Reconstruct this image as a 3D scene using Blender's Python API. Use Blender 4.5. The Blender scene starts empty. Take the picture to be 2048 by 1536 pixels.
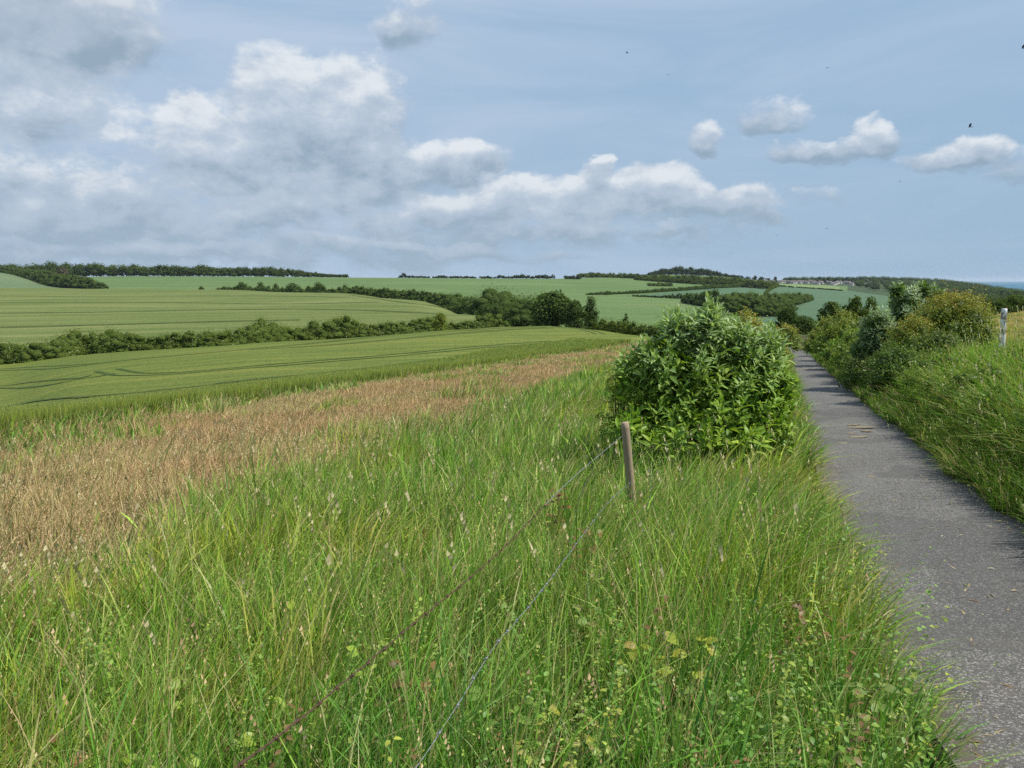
import bpy, math, random
import numpy as np
from mathutils import Vector

# ------------------------------------------------------------------ camera, sky, sun, exposure
S = bpy.context.scene
F = 1450.0                       # focal length in pixels of the 2048 px wide photograph
PITCH = math.atan(208.0 / F)
cam_d = bpy.data.cameras.new("camera")
cam = bpy.data.objects.new("camera", cam_d)
S.collection.objects.link(cam)
cam.location = (0, 0, 0)
cam.rotation_euler = (math.pi / 2 - PITCH, 0, 0)
cam_d.sensor_width = 36.0
cam_d.lens = 36.0 * F / 2048.0
cam_d.clip_start = 0.02
cam_d.clip_end = 60000.0
S.camera = cam
S.view_settings.view_transform = 'Standard'
S.view_settings.look = 'None'
S.view_settings.exposure = 0.28
S.view_settings.gamma = 1.0
S.cycles.max_bounces = 6
S.cycles.diffuse_bounces = 2
S.cycles.glossy_bounces = 1
S.cycles.transmission_bounces = 3
S.cycles.volume_bounces = 0
S.cycles.transparent_max_bounces = 4
S.cycles.use_denoising = False
S.cycles.sample_clamp_indirect = 4.0

HAZE = 0.00003
SUN_EL = math.radians(54)
SUN_AZ = math.radians(104)       # clockwise from +Y (view direction)
sd = bpy.data.lights.new("sun", 'SUN')
sd.energy = 4.9
sd.angle = math.radians(0.53)
sd.color = (1.0, 0.95, 0.87)
sun = bpy.data.objects.new("sun", sd)
S.collection.objects.link(sun)
sun_dir = Vector((math.sin(SUN_AZ) * math.cos(SUN_EL), math.cos(SUN_AZ) * math.cos(SUN_EL), math.sin(SUN_EL)))
sun.rotation_euler = sun_dir.to_track_quat('Z', 'Y').to_euler()
sun.location = sun_dir * 50


class NT:
    """small helper to write node trees"""
    def __init__(s, tree):
        s.t = tree
    def n(s, typ, ins=(), **kw):
        nd = s.t.nodes.new(typ)
        for k, v in kw.items():
            setattr(nd, k, v)
        for i, v in (ins.items() if isinstance(ins, dict) else enumerate(ins)):
            if v is None:
                continue
            if isinstance(v, bpy.types.NodeSocket):
                s.t.links.new(v, nd.inputs[i])
            else:
                nd.inputs[i].default_value = v
        return nd
    def m(s, op, a, b=None, c=None, clamp=False):
        return s.n('ShaderNodeMath', [a, b, c], operation=op, use_clamp=clamp).outputs[0]
    def v(s, op, a, b=None):
        nd = s.n('ShaderNodeVectorMath', [a, b], operation=op)
        return nd.outputs[1] if op in ('LENGTH', 'DOT_PRODUCT', 'DISTANCE') else nd.outputs[0]
    def mix(s, f, a, b, bt='MIX'):
        nd = s.n('ShaderNodeMix', data_type='RGBA', blend_type=bt)
        for sock, val in ((nd.inputs[0], f), (nd.inputs[6], a), (nd.inputs[7], b)):
            if isinstance(val, bpy.types.NodeSocket):
                s.t.links.new(val, sock)
            else:
                sock.default_value = val if not isinstance(val, tuple) or len(val) == 4 else (*val, 1)
        return nd.outputs[2]
    def noise(s, vec, scale, detail=4, rough=0.55, dist=0.0, out=0):
        nd = s.n('ShaderNodeTexNoise', {'Vector': vec, 'Scale': scale, 'Detail': float(detail), 'Roughness': rough, 'Distortion': dist})
        return nd.outputs[out]
    def ss(s, x, a, b, lo=0.0, hi=1.0):
        nd = s.n('ShaderNodeMapRange', [x, a, b, lo, hi], interpolation_type='SMOOTHSTEP')
        return nd.outputs[0]
    def sep(s, x):
        return s.n('ShaderNodeSeparateXYZ', [x]).outputs
    def comb(s, x, y, z):
        return s.n('ShaderNodeCombineXYZ', [x, y, z]).outputs[0]


W = bpy.data.worlds.new("World")
S.world = W
W.use_nodes = True
W.node_tree.nodes.clear()
nt = NT(W.node_tree)
sky = nt.n('ShaderNodeTexSky', sky_type='NISHITA', sun_disc=False, sun_elevation=SUN_EL, sun_rotation=SUN_AZ,
           altitude=100, air_density=1.0, dust_density=1.6, ozone_density=1.0).outputs[0]
direc = nt.n('ShaderNodeTexCoord').outputs['Generated']


def pix_azel(px, py):
    xp, yp = (px - 1024) / F, (py - 768) / F
    fwd = math.cos(PITCH) - yp * math.sin(PITCH)
    up = -(yp * math.cos(PITCH) + math.sin(PITCH))
    return math.atan2(xp, fwd), math.atan2(up, math.hypot(xp, fwd))


# clouds: centre x, centre y (photograph pixels give the compass bearing and height of each cloud), half sizes, thickness
CL = [(470, 335, 175, 72, 1.0), (640, 330, 230, 105, 1.15), (560, 190, 90, 90, .95), (700, 220, 110, 95, 1.0), (610, 250, 170, 90, 1.0),
      (410, 270, 110, 60, .95), (80, 50, 260, 100, 1.0), (330, 100, 60, 90, .25), (60, 205, 110, 62, .75), (130, 385, 200, 56, .85), (40, 450, 180, 50, .7),
      (885, 325, 140, 56, .95), (250, 458, 170, 34, .8), (540, 440, 130, 44, 1.0), (760, 445, 70, 34, .8), (870, 425, 80, 36, .95),
      (1010, 408, 130, 48, 1.0), (1200, 400, 120, 48, 1.0), (1190, 352, 36, 32, .95), (1320, 385, 100, 52, 1.0), (1460, 415, 120, 40, .85), (1130, 462, 200, 24, .65), (1330, 470, 120, 20, .55),
      (1530, 440, 60, 22, .7), (1420, 288, 50, 42, .85), (1560, 222, 62, 38, .5),
      (1735, 262, 54, 46, .95), (1650, 298, 74, 30, .7), (1900, 308, 88, 30, .7),
      (1640, 388, 50, 22, .6), (2040, 340, 60, 40, .5), (820, 40, 60, 60, .3), (230, 440, 420, 120, .42), (740, 455, 480, 90, .42), (60, 290, 240, 130, .40), (1180, 440, 420, 60, .38), (330, 340, 160, 90, .40), (250, 510, 300, 20, .6), (640, 502, 140, 20, .7), (980, 508, 260, 16, .5)]


dx, dy, dz = nt.sep(nt.v('NORMALIZE', direc))
az = nt.m('ARCTAN2', dx, dy)
el = nt.m('ARCSINE', dz)
P0 = nt.comb(az, el, 0.0)
D0 = nt.comb(nt.m('ADD', az, 3.1), nt.m('MULTIPLY', el, 1.6), .37)
D1 = nt.comb(nt.m('ADD', az, 3.085), nt.m('MULTIPLY', nt.m('ADD', el, .02), 1.6), .37)
warp = nt.v('SUBTRACT', nt.n('ShaderNodeTexNoise', {'Vector': D0, 'Scale': 6.0, 'Detail': 5.0, 'Roughness': .62}).outputs[1], (.5, .5, .5))
Pw = nt.v('ADD', P0, nt.v('MULTIPLY', warp, (.11, .085, 0)))
acc = sw = sh = None
for (cx, cy, rx, ry, w) in CL:
    a_, e_ = pix_azel(cx, cy)
    dv = nt.v('MULTIPLY', nt.v('SUBTRACT', Pw, (a_, e_, 0)), (F / rx, F / ry, 0))
    d2 = nt.v('DOT_PRODUCT', dv, dv)
    f = nt.m('MULTIPLY_ADD', d2, -w, w)
    acc = f if acc is None else nt.m('SMOOTH_MAX', acc, f, .25)
    wt = nt.m('MAXIMUM', nt.m('ADD', f, .25), 0.0)
    wh = nt.m('MULTIPLY', wt, nt.sep(dv)[1])
    sw = wt if sw is None else nt.m('ADD', sw, wt)
    sh = wh if sh is None else nt.m('ADD', sh, wh)
n0 = nt.noise(D0, 11.0, 7, .64, .1)
n1 = nt.noise(D1, 11.0, 7, .64, .1)
F0 = nt.m('ADD', nt.m('MAXIMUM', acc, -.9), nt.m('MULTIPLY_ADD', n0, 2.3, -1.16))
dens = nt.ss(F0, -.08, .50)
H = nt.m('DIVIDE', sh, nt.m('ADD', sw, .02))
lit = nt.m('ADD', nt.m('MULTIPLY_ADD', H, .72, .42), nt.m('MULTIPLY', nt.m('SUBTRACT', n0, n1), 1.5))
lit = nt.m('SUBTRACT', lit, nt.ss(F0, .6, 1.6, 0.0, .16))
lit = nt.m('MAXIMUM', nt.m('MINIMUM', lit, 1.0), 0.0)
DC = nt.comb(nt.m('MULTIPLY', az, 1.0), nt.m('MULTIPLY', el, 4.5), .8)
veil_n = nt.noise(DC, 2.6, 7, .6, .6)
veil_side = nt.ss(az, -.6, .62, .5, .12)
veil = nt.m('MULTIPLY', nt.ss(veil_n, .3, .72), nt.m('ADD', veil_side, .3), clamp=True)
veil = nt.m('ADD', veil, veil_side, clamp=True)
KX = .82
SKY_B = (3.1, 4.85, 6.85)
base = nt.mix(.85, nt.mix(1.0, sky, (.9, .93, 1.0), 'MULTIPLY'), SKY_B)
base = nt.mix(nt.ss(el, .02, .30, .55, 0.0), base, (3.15, 4.75, 6.1))
base = nt.mix(veil, base, (4.6, 5.8, 7.4))
ccol = nt.mix(nt.ss(lit, 0.0, .5), (2.85, 3.9, 4.95), (4.8, 5.7, 6.85))
ccol = nt.mix(nt.ss(lit, .42, .95), ccol, (8.0, 8.4, 8.8))
ccol = nt.mix(nt.ss(el, 0.0, .16, .55, 0.0), ccol, (3.9, 4.95, 6.1))
top_dark = nt.m('MULTIPLY', nt.ss(az, -.28, -.62), nt.ss(el, .18, .34))
ccol = nt.mix(nt.m('MULTIPLY', top_dark, .45), ccol, (2.9, 3.7, 4.7))
final = nt.mix(nt.m('MULTIPLY', dens, .9), base, ccol)
bg = nt.n('ShaderNodeBackground', [final, .082])
nt.n('ShaderNodeOutputWorld', [bg.outputs[0]])

# ------------------------------------------------------------------ helpers
rng = np.random.default_rng(7)


def tag(o, label=None, cat=None, group=None, kind=None):
    if label: o["label"] = label
    if cat: o["category"] = cat
    if group: o["group"] = group
    if kind: o["kind"] = kind
    return o


def empty(name, loc=(0, 0, 0)):
    o = bpy.data.objects.new(name, None)
    o.empty_display_size = .2
    S.collection.objects.link(o)
    o.location = loc
    return o


class MB:
    """collects arrays, builds ONE mesh object"""
    def __init__(s):
        s.v, s.c, s.f, s.n = [], [], [], 0
    def add(s, v, f, col):
        v = np.asarray(v, float).reshape(-1, 3)
        col = np.asarray(col, float)
        if col.ndim == 1:
            col = np.broadcast_to(col, (len(v), 3))
        s.v.append(v); s.c.append(col)
        fs = f if isinstance(f, (list, tuple)) else [f]
        for a in fs:
            a = np.asarray(a, int)
            if len(a):
                s.f.append(a + s.n)
        s.n += len(v)
    def build(s, name, mat, parent=None, smooth=False, origin=None):
        v = np.concatenate(s.v); c = np.concatenate(s.c)
        if origin is not None:
            v = v - np.asarray(origin, float)
        me = bpy.data.meshes.new(name)
        me.vertices.add(len(v)); me.vertices.foreach_set('co', v.astype(np.float32).ravel())
        loops = np.concatenate([a.ravel() for a in s.f])
        tot = np.concatenate([np.full(len(a), a.shape[1]) for a in s.f])
        st = np.concatenate([[0], np.cumsum(tot)[:-1]])
        me.loops.add(len(loops)); me.loops.foreach_set('vertex_index', loops.astype(np.int32))
        me.polygons.add(len(tot))
        me.polygons.foreach_set('loop_start', st.astype(np.int32))
        me.polygons.foreach_set('loop_total', tot.astype(np.int32))
        if smooth:
            me.polygons.foreach_set('use_smooth', np.ones(len(tot), bool))
        at = me.color_attributes.new('Col', 'FLOAT_COLOR', 'POINT')
        at.data.foreach_set('color', np.hstack([c, np.ones((len(c), 1))]).astype(np.float32).ravel())
        me.update(calc_edges=True)
        me.materials.append(mat)
        o = bpy.data.objects.new(name, me)
        S.collection.objects.link(o)
        if origin is not None and parent is None:
            o.location = origin
        if parent is not None:
            o.parent = parent
        return o


def mat_new(name):
    m = bpy.data.materials.new(name)
    m.use_nodes = True
    m.node_tree.nodes.clear()
    return m, NT(m.node_tree)


def leaf_mat(name, transl=.35, gloss=.0, rough=.5, noise_amt=.25, nscale=9.0):
    m, q = mat_new(name)
    col = q.n('ShaderNodeVertexColor', layer_name='Col').outputs[0]
    if noise_amt:
        tc = q.n('ShaderNodeTexCoord').outputs['Object']
        nz = q.noise(tc, nscale, 2)
        k = q.m('MULTIPLY_ADD', nz, noise_amt * 2, 1 - noise_amt)
        sc_ = q.n('ShaderNodeVectorMath', [col], operation='SCALE'); q.t.links.new(k, sc_.inputs[3])
        col = sc_.outputs[0]
    d = q.n('ShaderNodeBsdfDiffuse', [col]).outputs[0]
    tcol = q.mix(1.0, col, (1.15, 1.25, .55), 'MULTIPLY')
    t = q.n('ShaderNodeBsdfTranslucent', [tcol]).outputs[0]
    sh = q.n('ShaderNodeMixShader', [transl, d, t]).outputs[0]
    if gloss:
        g = q.n('ShaderNodeBsdfGlossy', [(.9, .95, 1, 1), rough]).outputs[0]
        sh = q.n('ShaderNodeMixShader', [gloss, sh, g]).outputs[0]
    q.n('ShaderNodeOutputMaterial', [sh])
    return m


M_GRASS = leaf_mat('grass_blades', .26, .014, .5, .12, 3.0)
M_LEAF = leaf_mat('shrub_leaves', .32, .016, .45, .12, 12.0)
M_FAR = leaf_mat('far_foliage', .3, .0, .5, .22, .3)


def vcol_mat(name, rough=.8, nscale=20, amt=.35, bump=.3, bscale=60, spec=.2, stretch=(1, 1, 1)):
    m, q = mat_new(name)
    col = q.n('ShaderNodeVertexColor', layer_name='Col').outputs[0]
    tc = q.n('ShaderNodeTexCoord').outputs['Object']
    tc = q.v('MULTIPLY', tc, stretch)
    nz = q.noise(tc, nscale, 6, .65)
    k = q.m('MULTIPLY_ADD', nz, amt * 2, 1 - amt)
    c2 = q.n('ShaderNodeVectorMath', [col], operation='SCALE'); q.t.links.new(k, c2.inputs[3])
    bm = q.n('ShaderNodeBump', {'Height': q.noise(tc, bscale, 5, .7), 'Strength': bump, 'Distance': .01}).outputs[0]
    p = q.n('ShaderNodeBsdfPrincipled', {'Base Color': c2.outputs[0], 'Roughness': rough, 'Normal': bm})
    p.inputs['Specular IOR Level'].default_value = spec
    q.n('ShaderNodeOutputMaterial', [p.outputs[0]])
    return m


M_WOOD = vcol_mat('weathered_wood', .85, 30, .35, .9, 45, .15, (1, 1, .12))
M_BARK = vcol_mat('bark', .9, 12, .35, .6, 40, .1, (1, 1, .3))
M_WIRE = vcol_mat('galvanised_wire', .4, 80, .4, .2, 300, .6)
M_RUST = vcol_mat('rusty_wire', .9, 120, .5, .4, 300, .1)
M_WALLM = vcol_mat('house_paint', .8, .6, .12, .0, 10, .2)
M_BIRD = vcol_mat('dark_feathers', .7, 30, .2, .0, 50, .2)


# ---------------------------------------------------------------- numpy value noise
_perm = rng.random((256, 256))


def vnoise(x, y, s=1.0, seed=0):
    x = np.asarray(x, float) * s + seed * 17.31; y = np.asarray(y, float) * s + seed * 9.77
    xi = np.floor(x).astype(int); yi = np.floor(y).astype(int)
    fx, fy = x - xi, y - yi
    fx = fx * fx * (3 - 2 * fx); fy = fy * fy * (3 - 2 * fy)
    a = _perm[xi & 255, yi & 255]; b = _perm[(xi + 1) & 255, yi & 255]
    c = _perm[xi & 255, (yi + 1) & 255]; d = _perm[(xi + 1) & 255, (yi + 1) & 255]
    return (a * (1 - fx) + b * fx) * (1 - fy) + (c * (1 - fx) + d * fx) * fy


def fbm(x, y, s=1.0, o=4, seed=0):
    r, a, t = 0, 1.0, 0
    for i in range(o):
        r = r + a * vnoise(x, y, s * 2 ** i, seed + i); t += a; a *= .5
    return r / t


def sst(x, a, b):
    t = np.clip((np.asarray(x, float) - a) / (b - a), 0, 1)
    return t * t * (3 - 2 * t)


# ---------------------------------------------------------------- lie of the land
def kpix(py):
    return np.tan(np.arctan((np.asarray(py, float) - 768) / F) + PITCH)


def fslope(Y):
    Y = np.maximum(Y, -20)
    return -(.085 * Y + .0275 * 25 * (1 - np.exp(-np.maximum(Y, 0) / 25)))


PA = math.atan(.375)
PC, PS = math.cos(PA), math.sin(PA)


def path_x(Y):      # centre line of the path
    Y = np.asarray(Y, float)
    return 1.45 + .375 * Y - .010 * np.maximum(Y - 62, 0) ** 1.7


def path_s(x, Y):
    return (x - path_x(Y)) * PC


def near_z(x, Y):
    z = -1.65 + .06 * x + fslope(Y)
    s = path_s(x, Y)
    z = z + 1.1 * sst(s, .95, 4.2) + .08 * np.clip(s - 4, 0, 25)
    z = z + .14 * (1 - sst(-s, .9, 1.7)) * (s < 0) * 0
    # slight hollow of the path
    z = z - .10 * (1 - sst(np.abs(s), .95, 1.6))
    z = z + .10 * (fbm(x, Y, .35, 3, 3) - .5) * sst(np.abs(s), 1.0, 2.2)
    return z


TAB = {
    0:    (26, [(150, 730, 1), (172, -18.4), (250, 643, 1), (400, 594, 1), (500, 580, 1), (560, 576, 1), (640, -9), (720, 572, 1), (900, 541.5, 1), (1000, 10), (1500, 0)]),
    70:   (27, [(148, 724, 1), (170, -18.2), (250, 642, 1), (400, 594, 1), (510, 579, 1), (565, 576, 1), (640, -9), (720, 573, 1), (900, 557, 1), (1000, 4), (1500, 0)]),
    140:  (28, [(146, 718, 1), (168, -18.0), (250, 641, 1), (400, 593, 1), (510, 579, 1), (565, 576, 1), (650, -9), (740, -8.5), (950, 557, 1), (1100, 4), (1500, 0)]),
    250:  (30, [(143, 708, 1), (165, -17.0), (250, 640, 1), (400, 593, 1), (520, 577, 1), (560, -8), (640, -10), (760, 571, 1), (900, 560, 1), (1100, 552.5, 1), (1400, 3)]),
    500:  (40, [(148, 692, 1), (166, -16.0), (250, 637, 1), (400, 594, 1), (500, 580, 1), (560, -9.5), (640, -10), (760, 572, 1), (900, 561, 1), (1100, 553, 1), (1400, 2)]),
    700:  (55, [(152, 682, 1), (168, -15.6), (250, 635, 1), (400, 590, 1), (450, 586, 1), (520, -14), (600, 595, 1), (800, 571, 1), (1100, 555, 1), (1400, 1)]),
    850:  (68, [(160, 668, 1), (180, -15.6), (260, 628, 1), (340, 605, 1), (380, 601.5, 1), (430, -14.5), (550, 599, 1), (800, 573, 1), (1100, 556, 1), (1400, 0)]),
    960:  (78, [(172, 660, 1), (192, -16.0), (235, 634, 1), (258, 629, 1), (300, -18), (420, 617, 1), (600, 595, 1), (800, 575, 1), (1100, 557, 1), (1400, 0)]),
    1090: (98, [(185, 653, 1), (205, -14.5), (240, -19), (350, 636, 1), (450, 612, 1), (600, 592, 1), (800, 575, 1), (1100, 557.5, 1), (1400, 0)]),
    1200: (108, [(172, 664, 1), (190, -15.5), (240, -22), (330, 640, 1), (450, 617, 1), (600, 594, 1), (800, 577, 1), (1100, 559, 1), (1300, 554, 1), (1500, 4)]),
    1330: (112, [(162, 677, 1), (200, -18), (260, -24), (340, 641, 1), (450, 620, 1), (600, 598, 1), (800, 582, 1), (1000, 571, 1), (1300, 558, 1), (1480, 548, 1), (1800, 0), (2600, -60)]),
    1450: (100, [(160, -14), (220, -20), (300, -24), (400, 636, 1), (520, 612, 1), (700, 594, 1), (900, 580, 1), (1100, 572, 1), (1300, 562, 1), (1480, 553, 1), (1800, -6), (2300, 562, 1), (2900, -40)]),
    1600: (100, [(150, -13.5), (250, -23), (350, -27), (450, 638, 1), (650, 612, 1), (900, 592, 1), (1300, 577, 1), (1600, 571, 1), (2000, 566, 1), (2600, 562, 1), (3200, -40)]),
    1760: (60, [(100, -10.5), (250, -25), (450, 636, 1), (700, 608, 1), (950, 592, 1), (1300, 583, 1), (2000, 571, 1), (2600, 560, 1), (3300, -60)]),
    1900: (55, [(80, -6), (120, -11), (400, -27), (700, 618, 1), (1000, 602, 1), (1600, 584, 1), (2200, 571, 1), (2700, 566, 1), (3300, -64)]),
    1975: (55, [(80, -5), (120, -9), (400, -27), (700, 616, 1), (1000, 604, 1), (1600, 588, 1), (2200, 578, 1), (2500, -42), (3000, -70)]),
    2048: (55, [(80, -4.0), (120, -8), (400, -27), (700, 614, 1), (1200, 597, 1), (1600, 592, 1), (2000, -48), (2500, -66), (3000, -75)]),
    2300: (55, [(80, -4.5), (120, -9), (400, -30), (700, 624, 1), (1200, -52), (1700, -66), (3000, -75)]),
}
TPX = np.array(sorted(TAB))
LY = np.linspace(math.log(8), math.log(5000), 700)
ROWS, NN = [], []
for px in TPX:
    N, pts = TAB[px]
    u = (px - 1024) / F
    Ys = list(np.linspace(6, N * 1.05, 30)); Zs = [float(near_z(np.float64(u * Y), np.float64(Y))) for Y in Ys]
    for p in pts:
        if len(p) == 3:
            Ys.append(p[0]); Zs.append(float(-p[0] * kpix(p[1])))
        else:
            Ys.append(p[0]); Zs.append(p[1])
    if Ys[-1] < 3300:
        Ys.append(3400); Zs.append(-75.0)
    Ys.append(5200); Zs.append(-90.0)
    # monotone cubic (Fritsch-Carlson) in log distance
    X = np.log(Ys); Z = np.array(Zs); h = np.diff(X); dl = np.diff(Z) / h
    m_ = np.zeros(len(X)); m_[0] = dl[0]; m_[-1] = dl[-1]
    for i in range(1, len(X) - 1):
        if dl[i - 1] * dl[i] > 0:
            w1, w2 = 2 * h[i] + h[i - 1], h[i] + 2 * h[i - 1]
            m_[i] = (w1 + w2) / (w1 / dl[i - 1] + w2 / dl[i])
    j = np.clip(np.searchsorted(X, LY) - 1, 0, len(X) - 2)
    t = np.clip((LY - X[j]) / h[j], 0, 1)
    ROWS.append((2 * t**3 - 3 * t**2 + 1) * Z[j] + (t**3 - 2 * t**2 + t) * h[j] * m_[j]
                + (-2 * t**3 + 3 * t**2) * Z[j + 1] + (t**3 - t**2) * h[j] * m_[j + 1])
    NN.append(N)
ROWS = np.array(ROWS); NN = np.array(NN, float)
UG = np.linspace(-200, 2400, 521)
G = np.empty((len(UG), len(LY)))
for k in range(len(LY)):
    G[:, k] = np.interp(UG, TPX, ROWS[:, k])
ker = np.exp(-.5 * (np.arange(-12, 13) / 5.0) ** 2); ker /= ker.sum()
Gp = np.pad(G, ((12, 12), (0, 0)), mode='edge')
G = sum(ker[i] * Gp[i:i + len(UG)] for i in range(25))


def T(x, Y):
    """height of the land at x (right), Y (forward)"""
    x = np.asarray(x, float); Y = np.asarray(Y, float)
    r = np.hypot(x, Y)
    u = np.where(Y > .2, x / np.maximum(Y, .2), np.sign(x) * 9)
    uc = np.clip(u, -.85, .95)
    Ye = np.where(np.abs(u - uc) < 1e-9, Y, r / np.sqrt(1 + uc * uc))
    px = 1024 + F * uc
    a = np.clip((px - UG[0]) / (UG[1] - UG[0]), 0, len(UG) - 1.001); ai = a.astype(int); af = a - ai
    b = np.clip((np.log(np.maximum(Ye, 8)) - LY[0]) / (LY[1] - LY[0]), 0, len(LY) - 1.001); bi = b.astype(int); bf = b - bi
    zt = (G[ai, bi] * (1 - af) + G[ai + 1, bi] * af) * (1 - bf) + (G[ai, bi + 1] * (1 - af) + G[ai + 1, bi + 1] * af) * bf
    N = np.interp(px, TPX, NN)
    w = sst(Ye, N * .7, N * 1.05)
    zn = near_z(x, Y)
    return zn * (1 - w) + zt * w


def pos(px, Y):
    """point on the land at a bearing and forward distance"""
    x = (px - 1024) / F * Y * 1.0
    return np.array([x, Y, float(T(x, Y))])


def hit(px, py, y0=1.0, y1=4000):
    """where the line of sight meets the land"""
    yp = (py - 768) / F; xp = (px - 1024) / F
    fwd = math.cos(PITCH) - yp * math.sin(PITCH); dn = yp * math.cos(PITCH) + math.sin(PITCH)
    Y = np.exp(np.linspace(math.log(y0), math.log(y1), 4000))
    x = xp / fwd * Y
    b = T(x, Y) + Y * dn / fwd
    i = np.argmax(b >= 0)
    if b[i] < 0:
        return None
    return np.array([x[i], Y[i], float(T(x[i], Y[i]))])


def proj(x, Y, z):
    d = Y * math.cos(PITCH) - z * math.sin(PITCH)
    up = Y * math.sin(PITCH) + z * math.cos(PITCH)
    return 1024 + F * x / d, 768 - F * up / d


def inpoly(px, py, poly):
    r = np.zeros(px.shape, bool); n = len(poly)
    for i in range(n):
        x1, y1 = poly[i]; x2, y2 = poly[(i + 1) % n]
        if y1 == y2: continue
        c = ((y1 > py) != (y2 > py)) & (px < (x2 - x1) * (py - y1) / (y2 - y1) + x1)
        r ^= c
    return r


WE = np.array([(-60, -60), (-29, -5), (-19.6, 13), (-15.6, 23), (-10.3, 47), (5.2, 100), (12, 116), (26, 142), (60, 200)], float)


def wheat_d(x, Y):        # signed distance-ish beyond the crop edge (positive inside the crop, to the left)
    wig = .5 * (fbm(Y, x * 0, .25, 3, 11) - .5)
    return (np.interp(Y, WE[:, 1], WE[:, 0]) - x) * .93 + wig


def dry_edge_x(Y):
    return np.interp(Y, [0, 5.4, 10.9, 31, 84, 130], [-3.4, -3.0, -2.0, 2.4, 18.5, 32])
# ---------------------------------------------------------------- the ground sheet, split where one land use meets another
YH1 = ([-200, 0, 70, 140, 250, 500, 700, 850, 960, 1090, 1200, 1330, 1500], [154, 151, 149, 147, 144, 149, 153, 161, 173, 186, 173, 160, 140])
YH2 = ([-200, 0, 250, 500, 700, 850, 960, 1060, 1100], [600, 600, 575, 545, 492, 412, 285, 195, 180])
az_f = np.radians(np.arange(-41, 41.01, .12))
az_l = np.radians(np.arange(-180, -41, 3.0)); az_r = np.radians(np.arange(43, 180, 3.0))
AZ = np.concatenate([az_l, az_f, az_r])
RR = np.concatenate([[.05, .4, .8], np.exp(np.linspace(math.log(1.2), math.log(4800), 560))])
A2, R2 = np.meshgrid(AZ, RR, indexing='ij')
GX, GY = R2 * np.sin(A2), R2 * np.cos(A2)
GZ = T(GX, GY)
na, nr = GX.shape
wd = wheat_d(GX, GY)
U2 = np.where(GY > .5, GX / np.maximum(GY, .5), 9) * F + 1024
def classify(x, y, z):
    px = np.where(y > .5, x / np.maximum(y, .5), np.sign(x) * 9) * F + 1024
    ppx, ppy = proj(x, np.maximum(y, .5), z)
    c = np.zeros(x.shape, int)                                  # 0 near meadow
    low = (wheat_d(x, y) > 0) & (px < 1500)
    h1 = np.interp(px, *YH1); h2 = np.interp(px, *YH2)
    c[low & (y < h1)] = 1                                       # lower crop field
    far = low & (y >= h1)
    c[far] = 3
    c[far & (y < h2) & (px < 1085)] = 2                         # upper field
    c[far & (px < 170) & (y > 610)] = 4                         # field on the left hill
    right = (px >= 1085) & (y > 210)
    c[right] = 3
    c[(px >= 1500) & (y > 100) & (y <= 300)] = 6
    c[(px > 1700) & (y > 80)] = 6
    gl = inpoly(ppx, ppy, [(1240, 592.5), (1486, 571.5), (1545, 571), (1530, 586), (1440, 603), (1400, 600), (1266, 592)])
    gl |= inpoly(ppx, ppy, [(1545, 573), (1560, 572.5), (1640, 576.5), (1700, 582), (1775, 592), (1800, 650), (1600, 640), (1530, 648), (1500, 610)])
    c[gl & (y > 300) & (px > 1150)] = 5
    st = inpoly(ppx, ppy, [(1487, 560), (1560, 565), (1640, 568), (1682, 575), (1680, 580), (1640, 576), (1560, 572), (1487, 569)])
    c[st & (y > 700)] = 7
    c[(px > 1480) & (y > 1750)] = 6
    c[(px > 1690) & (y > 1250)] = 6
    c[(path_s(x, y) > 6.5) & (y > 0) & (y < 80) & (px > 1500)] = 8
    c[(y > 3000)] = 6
    return c


ccx = (GX[:-1, :-1] + GX[1:, 1:]) / 2; ccy = (GY[:-1, :-1] + GY[1:, 1:]) / 2; ccz = (GZ[:-1, :-1] + GZ[1:, 1:]) / 2
CLS = classify(ccx, ccy, ccz)
VC = classify(GX, GY, GZ)
LIFT = np.where(VC == 1, .62 * sst(wd, .2, 1.2), 0)
GZL = GZ + LIFT


def field_mat(name, c1, c2, c3, heading, rows=.0, bump=.6, sc=1.0, con=1.0):
    m, q = mat_new(name)
    tc = q.n('ShaderNodeTexCoord').outputs['Object']
    rot = q.n('ShaderNodeMapping', {'Vector': tc, 'Rotation': (0, 0, math.radians(heading))}).outputs[0]
    st = q.v('MULTIPLY', rot, (1.0, .07, 1.0))
    st2 = q.v('MULTIPLY', rot, (1.0, .03, 1.0))
    a = q.noise(st, .9 * sc, 6, .65)
    b = q.noise(st2, .22 * sc, 4, .6)
    g = q.noise(tc, 2.2 * sc, 8, .8)
    l = q.noise(tc, .018 * sc, 4, .6)
    col = q.mix(q.ss(a, .34, .66), c1, c2)
    col = q.mix(q.m('MULTIPLY', q.ss(b, .40, .68), .85), col, c3)
    col = q.mix(q.m('MULTIPLY', q.ss(l, .42, .62), .45), col, c1)
    k = q.m('MULTIPLY_ADD', q.ss(g, .3, .7), .75 * con, 1 - .38 * con)
    cs = q.n('ShaderNodeVectorMath', [col], operation='SCALE'); q.t.links.new(k, cs.inputs[3])
    bm = q.n('ShaderNodeBump', {'Height': g, 'Strength': bump, 'Distance': .25}).outputs[0]
    p = q.n('ShaderNodeBsdfPrincipled', {'Base Color': cs.outputs[0], 'Roughness': .85, 'Normal': bm})
    p.inputs['Specular IOR Level'].default_value = .12
    q.n('ShaderNodeOutputMaterial', [p.outputs[0]])
    return m


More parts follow.
